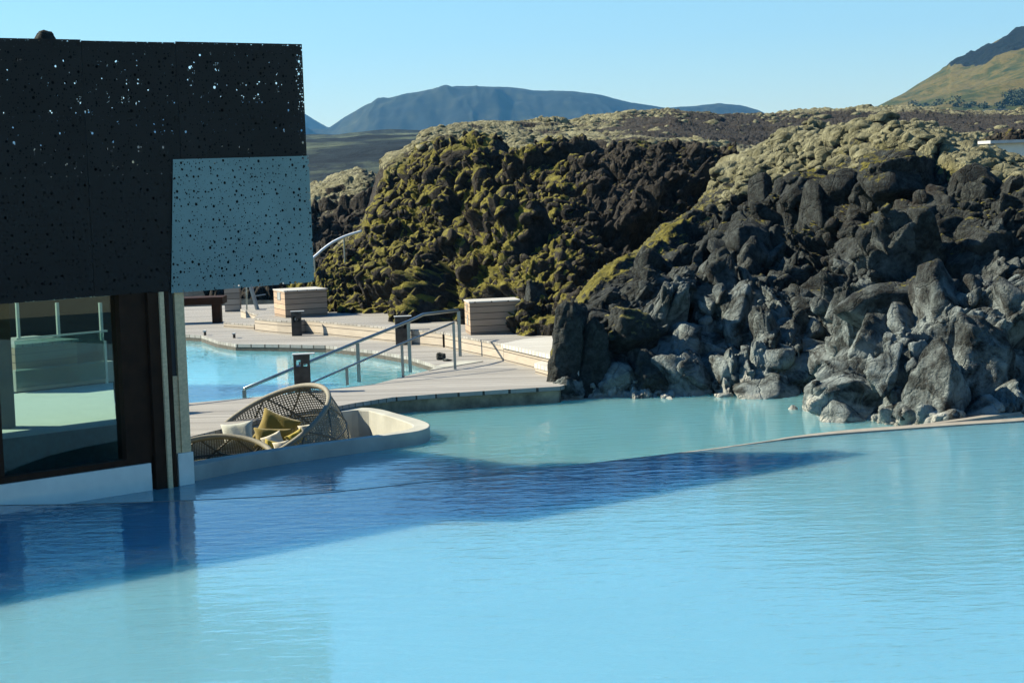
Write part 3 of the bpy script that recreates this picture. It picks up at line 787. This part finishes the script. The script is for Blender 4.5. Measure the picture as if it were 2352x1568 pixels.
# --- handrails
def rail(label,pts,zs,posts,r,rp,zb,group):
    # pts: (px,py_base_level) foot track; heights in metres
    P=[at(x,y,zb)+Vector((0,0,h)) for (x,y),h in zip(pts,zs)]
    t=thing('handrail',label,'handrail',at(*pts[0],zb),group)
    MB().tube(P,r,12).build('rail',M_steel,t,smooth=True)
    for x,y,h in posts:
        b=at(x,y,zb); MB().box(b-Vector((rp,rp*.6,.0)),(rp*2,0,0),(0,rp*1.2,0),(0,0,h)).build('post',M_steel,t)
def hz(px_top,py_top,base_pt,zb):
    b=at(*base_pt,zb); d=ray(px_top,py_top); p=CAM+d*(b.y/d.y); return p
def rail2(label,top,posts,r,rp,zb,group):
    # top: image track of the rail; the foot track gives each point its distance
    tx=[p[2] for p in posts]; ty=[at(p[2],p[3],zb).y for p in posts]
    P=[]
    for x,y in top:
        Y=np.interp(x,tx,ty) if len(tx)>1 else ty[0]
        if x<tx[0]: Y=ty[0]+(x-tx[0])*(ty[1]-ty[0])/(tx[1]-tx[0])
        P.append(far(x,y,float(Y)))
    b=at(posts[0][2],posts[0][3],zb)
    t=thing('handrail',label,'handrail',b,group)
    MB().tube(P,r,12).build('rail',M_steel,t,smooth=True)
    for (x,y,bx,by) in posts:
        b=at(bx,by,zb); tp=far(x,y,b.y); h=tp.z-b.z
        MB().box(b-Vector((rp,rp*.6,0)),(rp*2,0,0),(0,rp*1.2,0),(0,0,h-r*.5)).build('post',M_steel,t)
G='steel handrails beside the bathing pool'
rail2('thick steel handrail with a bend, the further and longer of the two beside the pool',[(561,893),(674,846),(815,787.5),(938,738),(972,722),(1051.4,712.5)],
   [(561,893,562,918),(818,787,825,877),(936.6,739,942.7,855),(1051,713,1057.5,827)],.026,.028,ZP+.06,G)
rail2('thin steel handrail on the near deck, rising from the pierced post lamp',[(661,903),(716,879),(797,843.5),(923,789),(1043,740.5)],
   [(797,843.5,798,884),(923,789,926,866),(1043,740.5,1045.5,848)],.017,.022,ZD,G)
# curved rail up the bank, short white rail by the boulder
P=[far(x,y,Y) for x,y,Y in ((650,650,42.5),(722,590,43.5),(740,574,43.8),(762,558,44.1),(790,544,44.4),(830,531,44.8))]
t=thing('handrail','pale curved handrail climbing the dark bank behind the facade corner','handrail',P[1]-Vector((0,0,.8)))
MB().tube(smooth_curve(P,6),.03,10).build('rail',plain('white_paint',(.75,.78,.8),.4,0,.03),t,smooth=True)
MB().tube([P[1],P[1]-Vector((0,0,.85))],.02,8).build('post',M_steel,t)
MB().tube([P[4],P[4]-Vector((0,0,.85))],.02,8).build('post',M_steel,t)
b=at(1308,776,ZT)
t=thing('handrail','short pale handrail peeping out behind the leaning grey boulder','handrail',b)
tp=far(1307,737,b.y)
MB().tube([b,tp],.02,8).build('post',M_plate,t); MB().tube([tp+Vector((-.01,0,.0)),far(1326,724,b.y+.3)],.022,8).build('rail',M_plate,t)
# --- spouts and stones on the coping
for i,(x,y,lab) in enumerate(((471,770,'small metal water spout on the pool coping, the one nearest to the timber posts'),(538,776,'small metal water spout on the pool coping above the pool corner'))):
    b=at(x,y,ZD); t=thing('water_spout',lab,'water spout',b,'spouts on the pool coping')
    MB().tube([b,b+Vector((0,0,.08))],.028,12).build('stem',M_corten,t); MB().box(b+Vector((-.03,-.08,.08)),(.06,0,0),(0,.14,0),(0,0,.025)).build('nozzle',M_plate,t)
# --- shaded furniture far left
tb=at(470,742,ZD)
t=thing('timber_table','dark low timber table on one stout leg in the facade shade','table',tb)
a=far(424,690,tb.y); c=far(514,686,tb.y)
MB().box(Vector((a.x-1.0,tb.y-.2,a.z-.10)),(c.x-a.x+1.0,0,0),(0,.7,0),(0,0,.16)).build('table_top',M_brown,t)
l0=far(489,740,tb.y); MB().box(Vector((l0.x,tb.y-.1,ZD)),(.2,0,0),(0,.25,0),(0,0,a.z-.10-ZD)).build('leg',M_brown,t)
wb=at(534,716,ZD)
t=thing('timber_screen','blueish upright board screen right of the dark low table','screen',wb)
e=.18; 
MB().box(wb-Vector((e,0,0)),(2*e,.03,0),(-.03,.5,0),(0,0,.60)).build('boards',M_step,t)
MB().box(wb-Vector((e+.01,.01,-.601)),(2*e+.02,.03,0),(-.03,.52,0),(0,0,.02)).build('cap',M_boxtop,t)
lb=at(582,712,ZD+.22)
t=thing('deck_chair','folded deck chair with pale slanted side rails, in the shade beside the left cabinet','chair',lb)
mbv=[far(571,652,lb.y),far(589,712,lb.y)]
MB().box(mbv[1]-Vector((.02,0,0)),(.045,0,0),(0,.35,0),mbv[0]-mbv[1]).build('backrest',M_grey,t)
MB().tube([far(566,660,lb.y+.1),far(567,713,lb.y+.1)],.018,8).build('leg',M_steel,t)
MB().tube([far(585,680,lb.y+.4),far(610,676,lb.y+.4)],.012,8).build('armrest',M_steel,t)
# ------------------------------------------------------------------ concrete lounge pit with woven daybeds
ZR=.18
out_px=[(289.8,1096.4),(446.0,1068.9),(590.1,1041.4),(750.7,1017.2),(882.7,999.6),(949.8,990.8),(974.0,985.3),(985.0,979.8),(986.1,973.2),(974.0,966.6),(949.8,958.9),(912.4,949.0),(883.8,941.3),(861.8,937.4),(836.5,935.8),(785.9,939.1),(619.8,964.4),(443.8,1002.9),(289.8,1035.9)]
in_px=[(289.8,1082.1),(446.0,1057.9),(590.1,1034.8),(681.4,1021.6),(804.6,1006.2),(893.7,993.5),(927.8,987.5),(944.3,982.0),(948.7,977.6),(942.1,972.1),(912.4,961.1),(883.8,952.3),(858.5,945.7),(839.8,942.4),(785.9,944.6),(619.8,971.0),(443.8,1011.7),(289.8,1044.7)]
oo=[p.xy for p in smooth_curve([(*q,0) for q in P2(out_px,ZR)],4)]; ii=[p.xy for p in smooth_curve([(*q,0) for q in P2(in_px,ZR)],4)]
mm=[(a+b)/2 for a,b in zip(oo,ii)]
sheet('water',mid_pts,0,M_mid,mm)
cb=sum([Vector(p) for p in oo],Vector((0,0)))/len(oo)
t=thing('lounge_basin','low curved concrete basin sunk in the lagoon, holding the woven daybeds','basin',(cb.x,cb.y,-.6))
MB().prism([oo,ii],-.6,ZR).build('wall',M_conc,t,bevel=.012)
MB().prism([[cb+(Vector(p)-cb)*.995 for p in oo]],-.7,-.42).build('floor',M_conc,t)
ZF=-.42
def daybed(label,C0,R,nrm,base_c,Rb,nu=72,nv=14,straps=10):
    nrm=Vector(nrm).normalized(); ax=nrm.cross(Vector((0,0,1))).normalized(); ay=nrm.cross(ax)
    C0=Vector(C0); bc=Vector(base_c)
    # align the base ring with the rim ring
    def rimp(a): return C0+ax*math.cos(a)*R+ay*math.sin(a)*R
    def basep(a):
        d=(ax*math.cos(a)+ay*math.sin(a)); d.z=0; d=d.normalized() if d.length>1e-4 else Vector((1,0,0)); return bc+d*Rb
    def pt(a,s):
        p=rimp(a).lerp(basep(a),s); c=C0.lerp(bc,s); d=(p-c); d.z=0
        if d.length>0: p=p+d.normalized()*(.13*math.sin(math.pi*s)+ .04*s)
        return p
    t=thing('woven_daybed',label,'daybed',bc,'round woven daybeds in the concrete basin')
    vs=[pt(2*math.pi*i/nu,j/(nv-1)) for j in range(nv) for i in range(nu)]
    fs=[(j*nu+i,j*nu+(i+1)%nu,(j+1)*nu+(i+1)%nu,(j+1)*nu+i) for j in range(nv-1) for i in range(nu)]
    o=mesh('woven_shell',vs,fs,M_weave,t,True)
    uv=o.data.uv_layers.new(name='UVMap')
    for p in o.data.polygons:
        j,i=divmod(p.index,nu)
        for k,li in enumerate(p.loop_indices):
            uv.data[li].uv=((i+(1 if k in(1,2) else 0))/nu,(j+(1 if k>=2 else 0))/(nv-1))
    MB().tube([rimp(2*math.pi*i/96) for i in range(97)],.034,10,False).build('rim',M_rim,t,True)
    for k in range(straps):
        for sgn in (1,-1):
            a0=2*math.pi*k/straps
            MB().tube([pt(a0+sgn*s*1.05,s) for s in [i/12 for i in range(13)]],.013,6).build('strut',M_wicker,t,True)
    for s in (.38,):
        MB().tube([pt(2*math.pi*i/72,s) for i in range(73)],.013,6,False).build('hoop',M_wicker,t,True)
    return t,pt
YC=25.2
c1=far(611,979,YC)
t1,pt1=daybed('large tilted round woven daybed heaped with cushions in the concrete basin',c1,.91,(-.385,-.32,.86),(c1.x+.24,c1.y+.2,ZF),.78)
c2=far(498,1060,23.8)
t2,pt2=daybed('low round woven daybed with a mustard mat, half hidden behind the timber post',(c2.x,c2.y,c2.z),.70,(.05,-.32,.95),(c2.x,c2.y+.1,ZF),.56)
def disc_mat(c,r,z,name,mat,par,h=.1):
    n=48; m=MB(); m.prism([[Vector((c[0]+r*math.cos(2*math.pi*i/n),c[1]+r*math.sin(2*math.pi*i/n))) for i in range(n)]],z,z+h); return m.build(name,mat,par,bevel=.02)
disc_mat((c1.x+.1,c1.y+.3),.66,ZF+.05,'mattress',M_cream,t1,.14)
disc_mat((c2.x,c2.y+.05),.55,-.14,'mattress',M_mustard,t2,.12)
def cushion(label,px,py,Y,w,h,th,ang,mat,yaw=0,tilt=-.35):
    n=22; vs=[];fs=[]
    c=far(px,py,Y)
    for side in (1,-1):
        for j in range(n+1):
            for i in range(n+1):
                u=-1+2*i/n; v=-1+2*j/n
                pu=u*(1-.10*(1-abs(v))**1.0*abs(u)**3) if True else u
                x=w/2*u*(1-.13*(1-v*v)*abs(u)**2); z=h/2*v*(1-.13*(1-u*u)*abs(v)**2)
                th_=th/2*((1-u**4)*(1-v**4))**.55
                y=side*th_+.012*math.sin(5*u+3*v+px)*(1-u*u)*(1-v*v)
                vs.append(Vector((x,y,z)))
    N1=(n+1)**2
    for s_ in (0,1):
        for j in range(n):
            for i in range(n):
                a=s_*N1+j*(n+1)+i; q=(a,a+1,a+n+2,a+n+1); fs.append(q if s_ else q[::-1])
    Rm=Matrix.Rotation(yaw,3,'Z')@Matrix.Rotation(tilt,3,'X')@Matrix.Rotation(ang,3,'Y')
    vs=[c+Rm@v for v in vs]
    m=MB().add(vs,fs); o=mesh('cushion',m.v,m.f,mat,None,True)
    bm=bmesh.new(); bm.from_mesh(o.data); bmesh.ops.remove_doubles(bm,verts=bm.verts,dist=1e-4); bmesh.ops.recalc_face_normals(bm,faces=bm.faces)
    for v in bm.verts: v.co-=c
    bm.to_mesh(o.data); bm.free(); o.location=c
    for p in o.data.polygons: p.use_smooth=True
    return tag(o,label,'cushion','cushions on the woven daybeds')
cushion('large olive cushion standing on its corner against the back of the big daybed',636.3,986.4,25.40,0.540,0.454,.16,.42,M_olive,.1)
cushion('pale grey square cushion leaning at the left of the olive cushion',546.1,999.6,24.90,0.432,0.356,.14,-.12,M_grey,-.1)
cushion('olive cushion lying low behind the small pale cushions',628.6,1006.2,25.25,0.540,0.281,.16,.1,M_olive,.3)
cushion('small pale blue grey cushion in front of the olive cushion',627.5,1013.9,24.80,0.281,0.216,.10,-.35,M_cream,.2)
cushion('small plump mustard cushion at the right of the daybed',680.3,1006.2,24.90,0.259,0.184,.13,-.45,M_mustard,.3)
cushion('cream cushion tucked behind the small mustard cushion against the rim',705.6,986.4,25.15,0.238,0.140,.1,-.1,M_cream,.2)
cushion('small mustard cushion at the front edge between two pale cushions',622.0,1023.8,24.65,0.194,0.151,.09,.3,M_mustard,0)
cushion('small cream cushion at the front edge of the big daybed',646.2,1026.0,24.60,0.216,0.151,.09,-.15,M_cream,0)
# ------------------------------------------------------------------ pavilion
tdir=Vector((.743,.669,0)).normalized(); ndir=Vector((.669,-.743,0)).normalized()
Wp=at(344,1126,0)
def wp(tt,zz,out=0): return Vector((Wp.x,Wp.y,0))+tdir*tt+ndir*out+Vector((0,0,zz))
def t_of(px,py=700):                      # where a sight line crosses the facade plane
    d=ray(px,py); k=(Wp-CAM).dot(ndir)/d.dot(ndir); p=CAM+d*k; return (p-Wp).dot(tdir),p.z
pav=thing('pavilion','dark pavilion with perforated metal screen standing over the lagoon at the left','building',wp(-2,-.1))
def fbox(name,t0,t1,z0,z1,o0,o1,mat,par=pav,bevel=0):
    return MB().box(wp(t0,z0,o0),tdir*(t1-t0),ndir*(o1-o0),Vector((0,0,z1-z0))).build(name,mat,par,bevel=bevel)
tR,_=t_of(706,380); ztop=t_of(344,94.5)[1]; zbot=t_of(344,671.5)[1]
seams=[-12,t_of(-250)[0],t_of(-12)[0],t_of(218)[0],t_of(432)[0],tR]
def panel(t0,t1,z0,z1,out,th,mat,name,par,skew=0):
    # local frame with x along the wall, y up, so the hole pattern follows the sheet
    o=bpy.data.objects.new(name,bpy.data.meshes.new(name)); C.objects.link(o)
    w=t1-t0; h=z1-z0
    vs=[];fs=[]
    for zz in (0,-th):
        vs+= [(-skew,0,zz),(w,0,zz),(w,h,zz),(0,h,zz)]
    fs=[(0,1,2,3),(7,6,5,4),(0,4,5,1),(1,5,6,2),(2,6,7,3),(3,7,4,0)]
    o.data.from_pydata(vs,[],fs); o.data.materials.append(mat)
    o.parent=par
    m=Matrix((tdir,Vector((0,0,1)),ndir)).transposed().to_4x4(); m.translation=wp(t0,z0,out)-par.location
    o.matrix_local=m; return o
for i in range(5):
    panel(seams[i]+.003,seams[i+1]-.003,zbot,ztop-(.55 if i==0 else .01*(i%2)),0.0,.004,M_screen,'screen_panel',pav)  # unseen leftmost panel is cut lower to shape the shadow on the water
    if i: fbox('panel_joint',seams[i]-.007,seams[i]+.007,zbot+.02,ztop-.03,-.05,-.008,M_black)
# second perforated skin and the dark wall behind it
panel(seams[1],tR-.01,3.55,ztop-.015,-.13,.004,M_inner,'inner_screen',pav)
fbox('upper_wall',-12,tR-.02,zbot+.02,3.54,-.30,-.14,M_black)
for zz in (zbot+.45,3.2,4.15):
    fbox('screen_rail',-12,tR-.03,zz,zz+.05,-.07,-.02,M_black)
fbox('roof_edge',seams[1],tR-.05,ztop-.10,ztop-.02,-.50,-.03,M_black)
fbox('soffit',-12,tR-.30,zbot+.0,zbot+.02,-3.2,-.1,M_black)
fbox('roof',seams[1],-.2,ztop-.14,ztop-.04,-4.0,-.5,M_black)
# added perforated panel standing in for a pale reflection in window glass
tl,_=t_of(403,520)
panel(tl,tR+.012,t_of(560,660)[1],t_of(560,362)[1],.02,.004,M_reflection_screen,'glass_reflection_panel',pav,.11)
# base wall, glazing and posts
zs=t_of(340,1064)[1]
fbox('base_wall',-4.0,t_of(348,1080)[0],-.4,zs,-.25,0,M_white)
fbox('base_wall',t_of(411,1080)[0],t_of(446,1080)[0],-.4,zs+.06,-.30,-.0,M_white)
g0,g1=-4.0,t_of(278,900)[0]
wf=fbox('window_frame',g0,t_of(345,900)[0],zs+.002,zs+.07,-.20,-.03,M_brown)
fbox('window_frame',t_of(287,900)[0],t_of(347,900)[0],zs+.07,zbot-.0,-.22,-.03,M_brown)
fbox('window_pane',g0,t_of(288,900)[0]+.01,zs+.07,zbot,-.13,-.12,M_glass)
fbox('mullion',t_of(-14,900)[0],t_of(6,900)[0],zs+.07,zbot,-.17,-.06,M_brown)
fbox('column',t_of(347,900)[0]+.004,t_of(384,900)[0],-.35,zbot-.002,-.22,.02,M_brown,bevel=.005)
fbox('column_strip',t_of(372,900)[0],t_of(382,900)[0],-.3,zbot-.002,.022,.05,M_gold)
fbox('column_strip',t_of(386,900)[0],t_of(395,900)[0],-.3,zbot-.002,-.02,.03,M_brown)
fbox('timber_post',t_of(415,900)[0],t_of(436,900)[0],zs+.062,zbot-.004,-.20,-.03,M_gold)
fbox('timber_post',t_of(396,900)[0],t_of(416,900)[0],zs+.062,1.25,-.18,-.05,M_gold)
fbox('sliding_frame',t_of(394,900)[0],t_of(414,900)[0],1.25,zbot-.004,-.16,-.06,M_black)
# stone on the roof
def boulder(name,label,cxyz,rad,seed,mat,crust=0.,moss=0.,cat='boulder',group=None,sub=5,rot=0.,lean=0.,facet=.34):
    bm=bmesh.new(); bmesh.ops.create_icosphere(bm,subdivisions=sub,radius=1)
    co_=np.array([v.co[:] for v in bm.verts])
    P_=co_+seed*7.31
    h1,_=rocky(P_,1.1,(1,1,1),seed,.3); h2,_=rocky(P_,.42,(1,1,1),seed+3,.3); h3=fbm(P_*5,5,.6)
    r=softpoly(co_,seed*13+5,15,26,.70)*1.06*(1+h1*.13+h2*.18+h3*.08+.10*(.5-np.abs(fbm(P_*1.6+3,4,.6))))
    q=co_*r[:,None]*np.array(rad)
    Rm=np.array(Matrix.Rotation(rot,3,'Z')@Matrix.Rotation(lean,3,'Y'))
    q=q@Rm.T
    for v,p in zip(bm.verts,q): v.co=p
    me=bpy.data.meshes.new(name); bm.to_mesh(me); bm.free()
    for p in me.polygons: p.use_smooth=True
    nv=len(me.vertices); nz=np.zeros(nv*3,dtype=np.float32); me.vertices.foreach_get('normal',nz); nz=nz.reshape(-1,3)[:,2]
    zw=q[:,2]+cxyz[2]
    for k,v in (('moss',np.clip(ss(nz,.2,.8)*moss,0,1)),('pale',np.full(nv,.3)),('crust',np.maximum(np.clip(crust*(1-ss(zw,.3,1.6))+.15*crust,0,.74),(1-ss(zw,.02,.2))*(crust>0)))):
        a=me.attributes.new(k,'FLOAT','POINT'); a.data.foreach_set('value',v.astype(np.float32))
    me.materials.append(mat)
    o=bpy.data.objects.new(name,me); C.objects.link(o); o.location=cxyz
    return tag(o,label,cat,group)
ts,_z=t_of(120,90)
pr=wp(ts,ztop-.02,-.15)
boulder('roof_stone','small dark lava stone lying on the pavilion roof edge',(pr.x,pr.y,pr.z+.03),(.10,.08,.09),3,M_rock,cat='stone',sub=4)
# things seen through the glazing
zi=zs-.05
def ip(px,py,out):
    d=ray(px,py); k=(Wp+ndir*out-CAM).dot(ndir)/d.dot(ndir); return CAM+d*k
def ibox(name,px0,px1,py0,py1,out,th,mat,par):
    a=ip(px0,py1,out); b=ip(px1,py1,out); c=ip(px0,py0,out)
    return MB().box(a,(b-a)-Vector((0,0,(b-a).z)),-ndir*th,Vector((0,0,c.z-a.z))).build(name,mat,par)
tin=thing('inner_post','ochre timber post just inside the left end of the glazing','post',wp(-2.6,.66,-1.6))
ibox('post',-6,37,690,990,-1.8,.2,plain('ochre_timber',(.10,.065,.018),.6,0,.3,4),tin)
cb_=ip(110,850,-5.6)
tcab=thing('storage_cabinet','timber cabinet with pale lid seen through the pavilion glazing','cabinet',cb_)
ibox('body',38,180,800,868,-5.6,.7,M_box,tcab); 
ibox('lid',36,182,792,799,-5.59,1.3,M_boxtop,tcab)
M_reflected_wall=plain('pale_wall_reflection',(.55,.58,.52),.7,0,.05,4)  # added floor catches the sun in place of a wall reflected in the glass
tw=thing('reflected_wall_band','pale band behind the pavilion glazing, added in place of a reflected sunlit wall','terrace',wp(-2.5,-.3,-2))
MB().prism([[ip(-500,985,-1.0).xy,ip(268,985,-1.0).xy,ip(260,890,-5.2).xy,ip(-500,890,-5.2).xy]],-.3,.66).build('reflection_slab',M_reflected_wall,tw)
fa=ip(-500,985,-.97); fb_=ip(269,985,-.97); fa.z=fb_.z=-.3
MB().box(fa,fb_-fa,ndir*.02,(0,0,.955)).build('water_standin_face',plain('water_standin',(.03,.075,.08),.25,0,.5,12,.4),tw)  # dark face added to stand in for rippled water in the glazing
tl_=thing('parapet_wall','teal shaded wall below the timber cabinet behind the pavilion glazing','wall',ip(130,900,-5.3))
ibox('wall',38,266,852,900,-5.3,.2,M_conc,tl_)
tk=thing('inner_wall','dark inner wall at the back of the glazed room','wall',wp(-3,0,-7))
fa=ip(-900,800,-9); fb_=ip(330,800,-9); fa.z=fb_.z=-.3
MB().box(fa,fb_-fa,ndir*.2,(0,0,2.9)).build('wall',M_black,tk)
M_fin=plain('rail_finish',(.55,.62,.58),.4,.2,.05)
tr_=thing('handrail','steel guard rail with upright posts seen through the pavilion glazing','handrail',ip(137,776,-2.6))
ibox('rail',60,268,689,694,-6.6,.04,M_fin,tr_)
for x in (45,137,236): ibox('post',x-3,x+3,695,782,-6.6,.04,M_fin,tr_)
ts_=thing('glass_balustrade','frameless glass balustrade in front of the cabinet behind the glazing','balustrade',ip(150,895,-1.7))
ibox('top_rail',38,248,777,781,-5.2,.03,M_fin,ts_)
ibox('post',245,250,782,892,-5.2,.03,M_fin,ts_)
ibox('glass',40,244,782,892,-5.21,.012,M_glass,ts_)
# ------------------------------------------------------------------ boulders at the water and on the banks
BL=[ # px0,px1,py0,py1, label, crust, moss, lean, dy
 (1274,1350,690,872,'tall leaning grey brown boulder at the left end of the near bank',.1,.35,.15,.25),
 (1268,1330,866,921,'small pale boulder at the foot of the tall leaning boulder',.7,.1,0,-.05),
 (1330,1396,735,918,'upright dark split boulder right of the tall leaning one',.0,.2,.05,.25),
 (1386,1510,712,812,'broad rounded boulder with a mossy top above the waterline stones',.0,.7,0,.55),
 (1382,1450,826,914,'crusted grey boulder between the split boulder and the oval one',.6,.1,.1,.05),
 (1452,1542,822,908,'oval brown boulder with a smooth face at the pool brim',.1,.0,.05,.0),
 (1543,1626,812,906,'grey white knobbly boulder right of the oval brown one',.9,0,.1,.0),
 (1625,1712,812,902,'dark boulder streaked with white crust next to the knobbly one',.8,0,-.15,.05),
 (1708,1772,826,900,'small twisted boulder left of the big pale dome',.8,0,.2,.0),
 (1760,1925,802,899,'big smooth pale domed boulder at the end of the straight brim',1.1,0,0,.1),
 (1736,1790,690,835,'thin pale upright slab standing above the domed boulder',.9,0,-.28,.45),
 (1930,1978,700,850,'pale streaked rock pillar above the inlet corner',1.3,0,-.12,.7),
 (1950,2076,758,884,'flat topped pale grey boulder above the inlet',1.1,0,.0,.65),
 (1918,2026,836,940,'jagged dark boulder overhanging the inlet corner',.5,0,.1,.15),
 (2022,2088,896,978,'small jagged boulder with a white foot in the water',.9,0,.1,.0),
 (2030,2112,826,912,'dark cracked boulder between the flat topped and the egg shaped one',.4,0,0,.4),
 (2092,2212,785,978,'tall egg shaped grey boulder in the water',.6,0,.16,.2),
 (2186,2330,728,976,'huge pointed boulder with a pale flank near the right edge',.8,0,-.1,.5),
 (2316,2410,866,965,'boulder cut by the right edge, just above the stone lip',.5,0,.1,.2),
 (1200,1246,654,768,'pale mossy upright boulder behind the right cabinet',.3,.7,.12,None),
]
for i,(x0,x1,y0,y1,lab,cst,ms,lean,dy) in enumerate(BL):
    if dy is None: Y=35.8
    else: Y=float(np.interp((x0+x1)/2,[p[0] for p in dA],[p[1] for p in dA]))+dy
    c=far((x0+x1)/2,(y0+y1)/2,Y); w=(x1-x0)/2*Y/F*.98; h=(y1-y0)/2*Y/F
    boulder('boulder',lab,(c.x,c.y,c.z),(w,max(w,.5*h)*.95,h*1.03),i+1,M_rock,cst,ms,lean=lean)
# rocks lodged higher in the near bank
rk=random.Random(4)
HB=[(1660,590,80,60,'rounded dark rock lodged in the near bank above the thin slab'),(1480,640,90,60,'blocky dark rock on the shoulder left of the mossy ridge'),(1600,500,40,36,'small knobbly rock on the mossy ridge'),
 (2210,445,100,70,'broad brown rock under the moss cap near the right edge'),(2245,420,60,56,'pointed light brown rock near the right edge'),(1960,525,56,44,'pale angular rock in the dark hollow of the near bank'),(1880,470,80,60,'grey rock in the upper middle of the near bank'),
 (2160,560,70,56,'sharp grey rock jutting left in the right part of the near bank'),(2120,690,90,90,'grey rock face above the egg shaped boulder'),(1640,700,90,80,'shadowed square rock right of the mossy rounded boulder')]
for i,(x,y,w,h,lab) in enumerate(HB):
    ix=int(np.argmin(abs(xsA-x))); col=PA[:,ix]
    # find where the bank surface meets this sight line
    d=ray(x,y); k=(col[:,1])/d.y; zz=CAMZ+d.z*k; j=int(np.argmin(abs(zz[10:530]-col[10:530,2]))+10); Y=float(col[j,1])
    c=far(x,y,Y-.12); s_=Y/F
    boulder('rock',lab,tuple(c),(w/2*s_,.7*w/2*s_,h/2*s_),40+i,M_rock,.3,.15,cat='rock',lean=rk.uniform(-.3,.3))
# two tiny stones on the coping and by the brim
b=at(1014,826,ZD); boulder('stone','dark round stone on the coping at the right end of the bathing pool',(b.x,b.y,ZD+.04),(.08,.06,.07),70,M_rock,0,.2,cat='stone',sub=4)
b=at(1026,829,ZD); boulder('stone','flat light stone just right of the dark round stone',(b.x,b.y,ZD+.015),(.07,.05,.025),71,M_rock,.6,0,cat='stone',sub=4)
b=at(1962,938,0); boulder('stone','small whitish stone at the waterline of the inlet corner',(b.x,b.y,.02),(.13,.08,.05),72,M_rock,1.2,0,cat='stone',sub=4)
# ------------------------------------------------------------------ low pale building, far right
b=far(2345,400,38.5)
t=thing('outbuilding','low pale building with a flat roof behind the lava crest at the right edge','building',b)
a=far(2284,336,38)
MB().box((a.x,38,a.z-2.6),(6,.8,0),(-.3,2.5,0),(0,0,2.65)).build('wall',M_white,t)
MB().box((a.x-.1,37.9,a.z+.051),(6.2,.8,0),(-.3,2.7,0),(0,0,.06)).build('roof',M_plate,t)
# scrub on the hillside
def scrub(label,px,py,wpx,hpx,n,seed):
    r=random.Random(seed); m=MB()
    d0=ray(px,py); best=None
    Q=PH[:120]; dd=(Q-np.array(CAM)); dd/=np.linalg.norm(dd,axis=-1,keepdims=True)
    for k in range(n):
        x=px+r.uniform(-wpx,wpx); y=py+r.uniform(-hpx*.4,hpx*.4)
        d=np.array(ray(x,y).normalized()); ix=np.unravel_index(np.argmax((dd*d).sum(-1)),dd.shape[:2]); p=Vector(Q[ix])
        R_=r.uniform(1.5,4.0)
        for q in range(110):
            v=Vector((r.gauss(0,1),r.gauss(0,1),abs(r.gauss(0,1)))).normalized()*R_*r.uniform(.5,1); c=p+v
            a=Vector((r.uniform(-1,1),r.uniform(-1,1),r.uniform(-1,1))).normalized()*.42; b_=a.cross(Vector((r.uniform(-1,1),r.uniform(-1,1),r.uniform(-1,1)))).normalized()*.42
            m.add([c-a,c+b_,c+a,c-b_],[(0,1,2,3)])
    o=m.build('scrub',plain('scrub_leaves',(.022,.036,.012),.9,0,.4,.3),recalc=False)
    tag(o,label,'scrub',kind='stuff')
scrub('dark scrub growing in the hollow of the grassy hillside',2338,232,24,26,60,1)
scrub('low green scrub along the foot of the grassy hillside',2200,246,110,12,14,2)
# ------------------------------------------------------------------ air
hz_=NT('haze_air'); hz_.n.remove(hz_.b)
pv=hz_.new('ShaderNodeVolumePrincipled'); pv.inputs['Color'].default_value=(.16,.52,1,1); pv.inputs['Density'].default_value=.00009; pv.inputs['Anisotropy'].default_value=.2
hz_.link(pv.outputs[0],hz_.out.inputs['Volume'])
o=MB().box((-5200,-60,-3.5),(10400,0,0),(0,6300,0),(0,0,420)).build('haze',hz_.m); o['kind']='stuff'
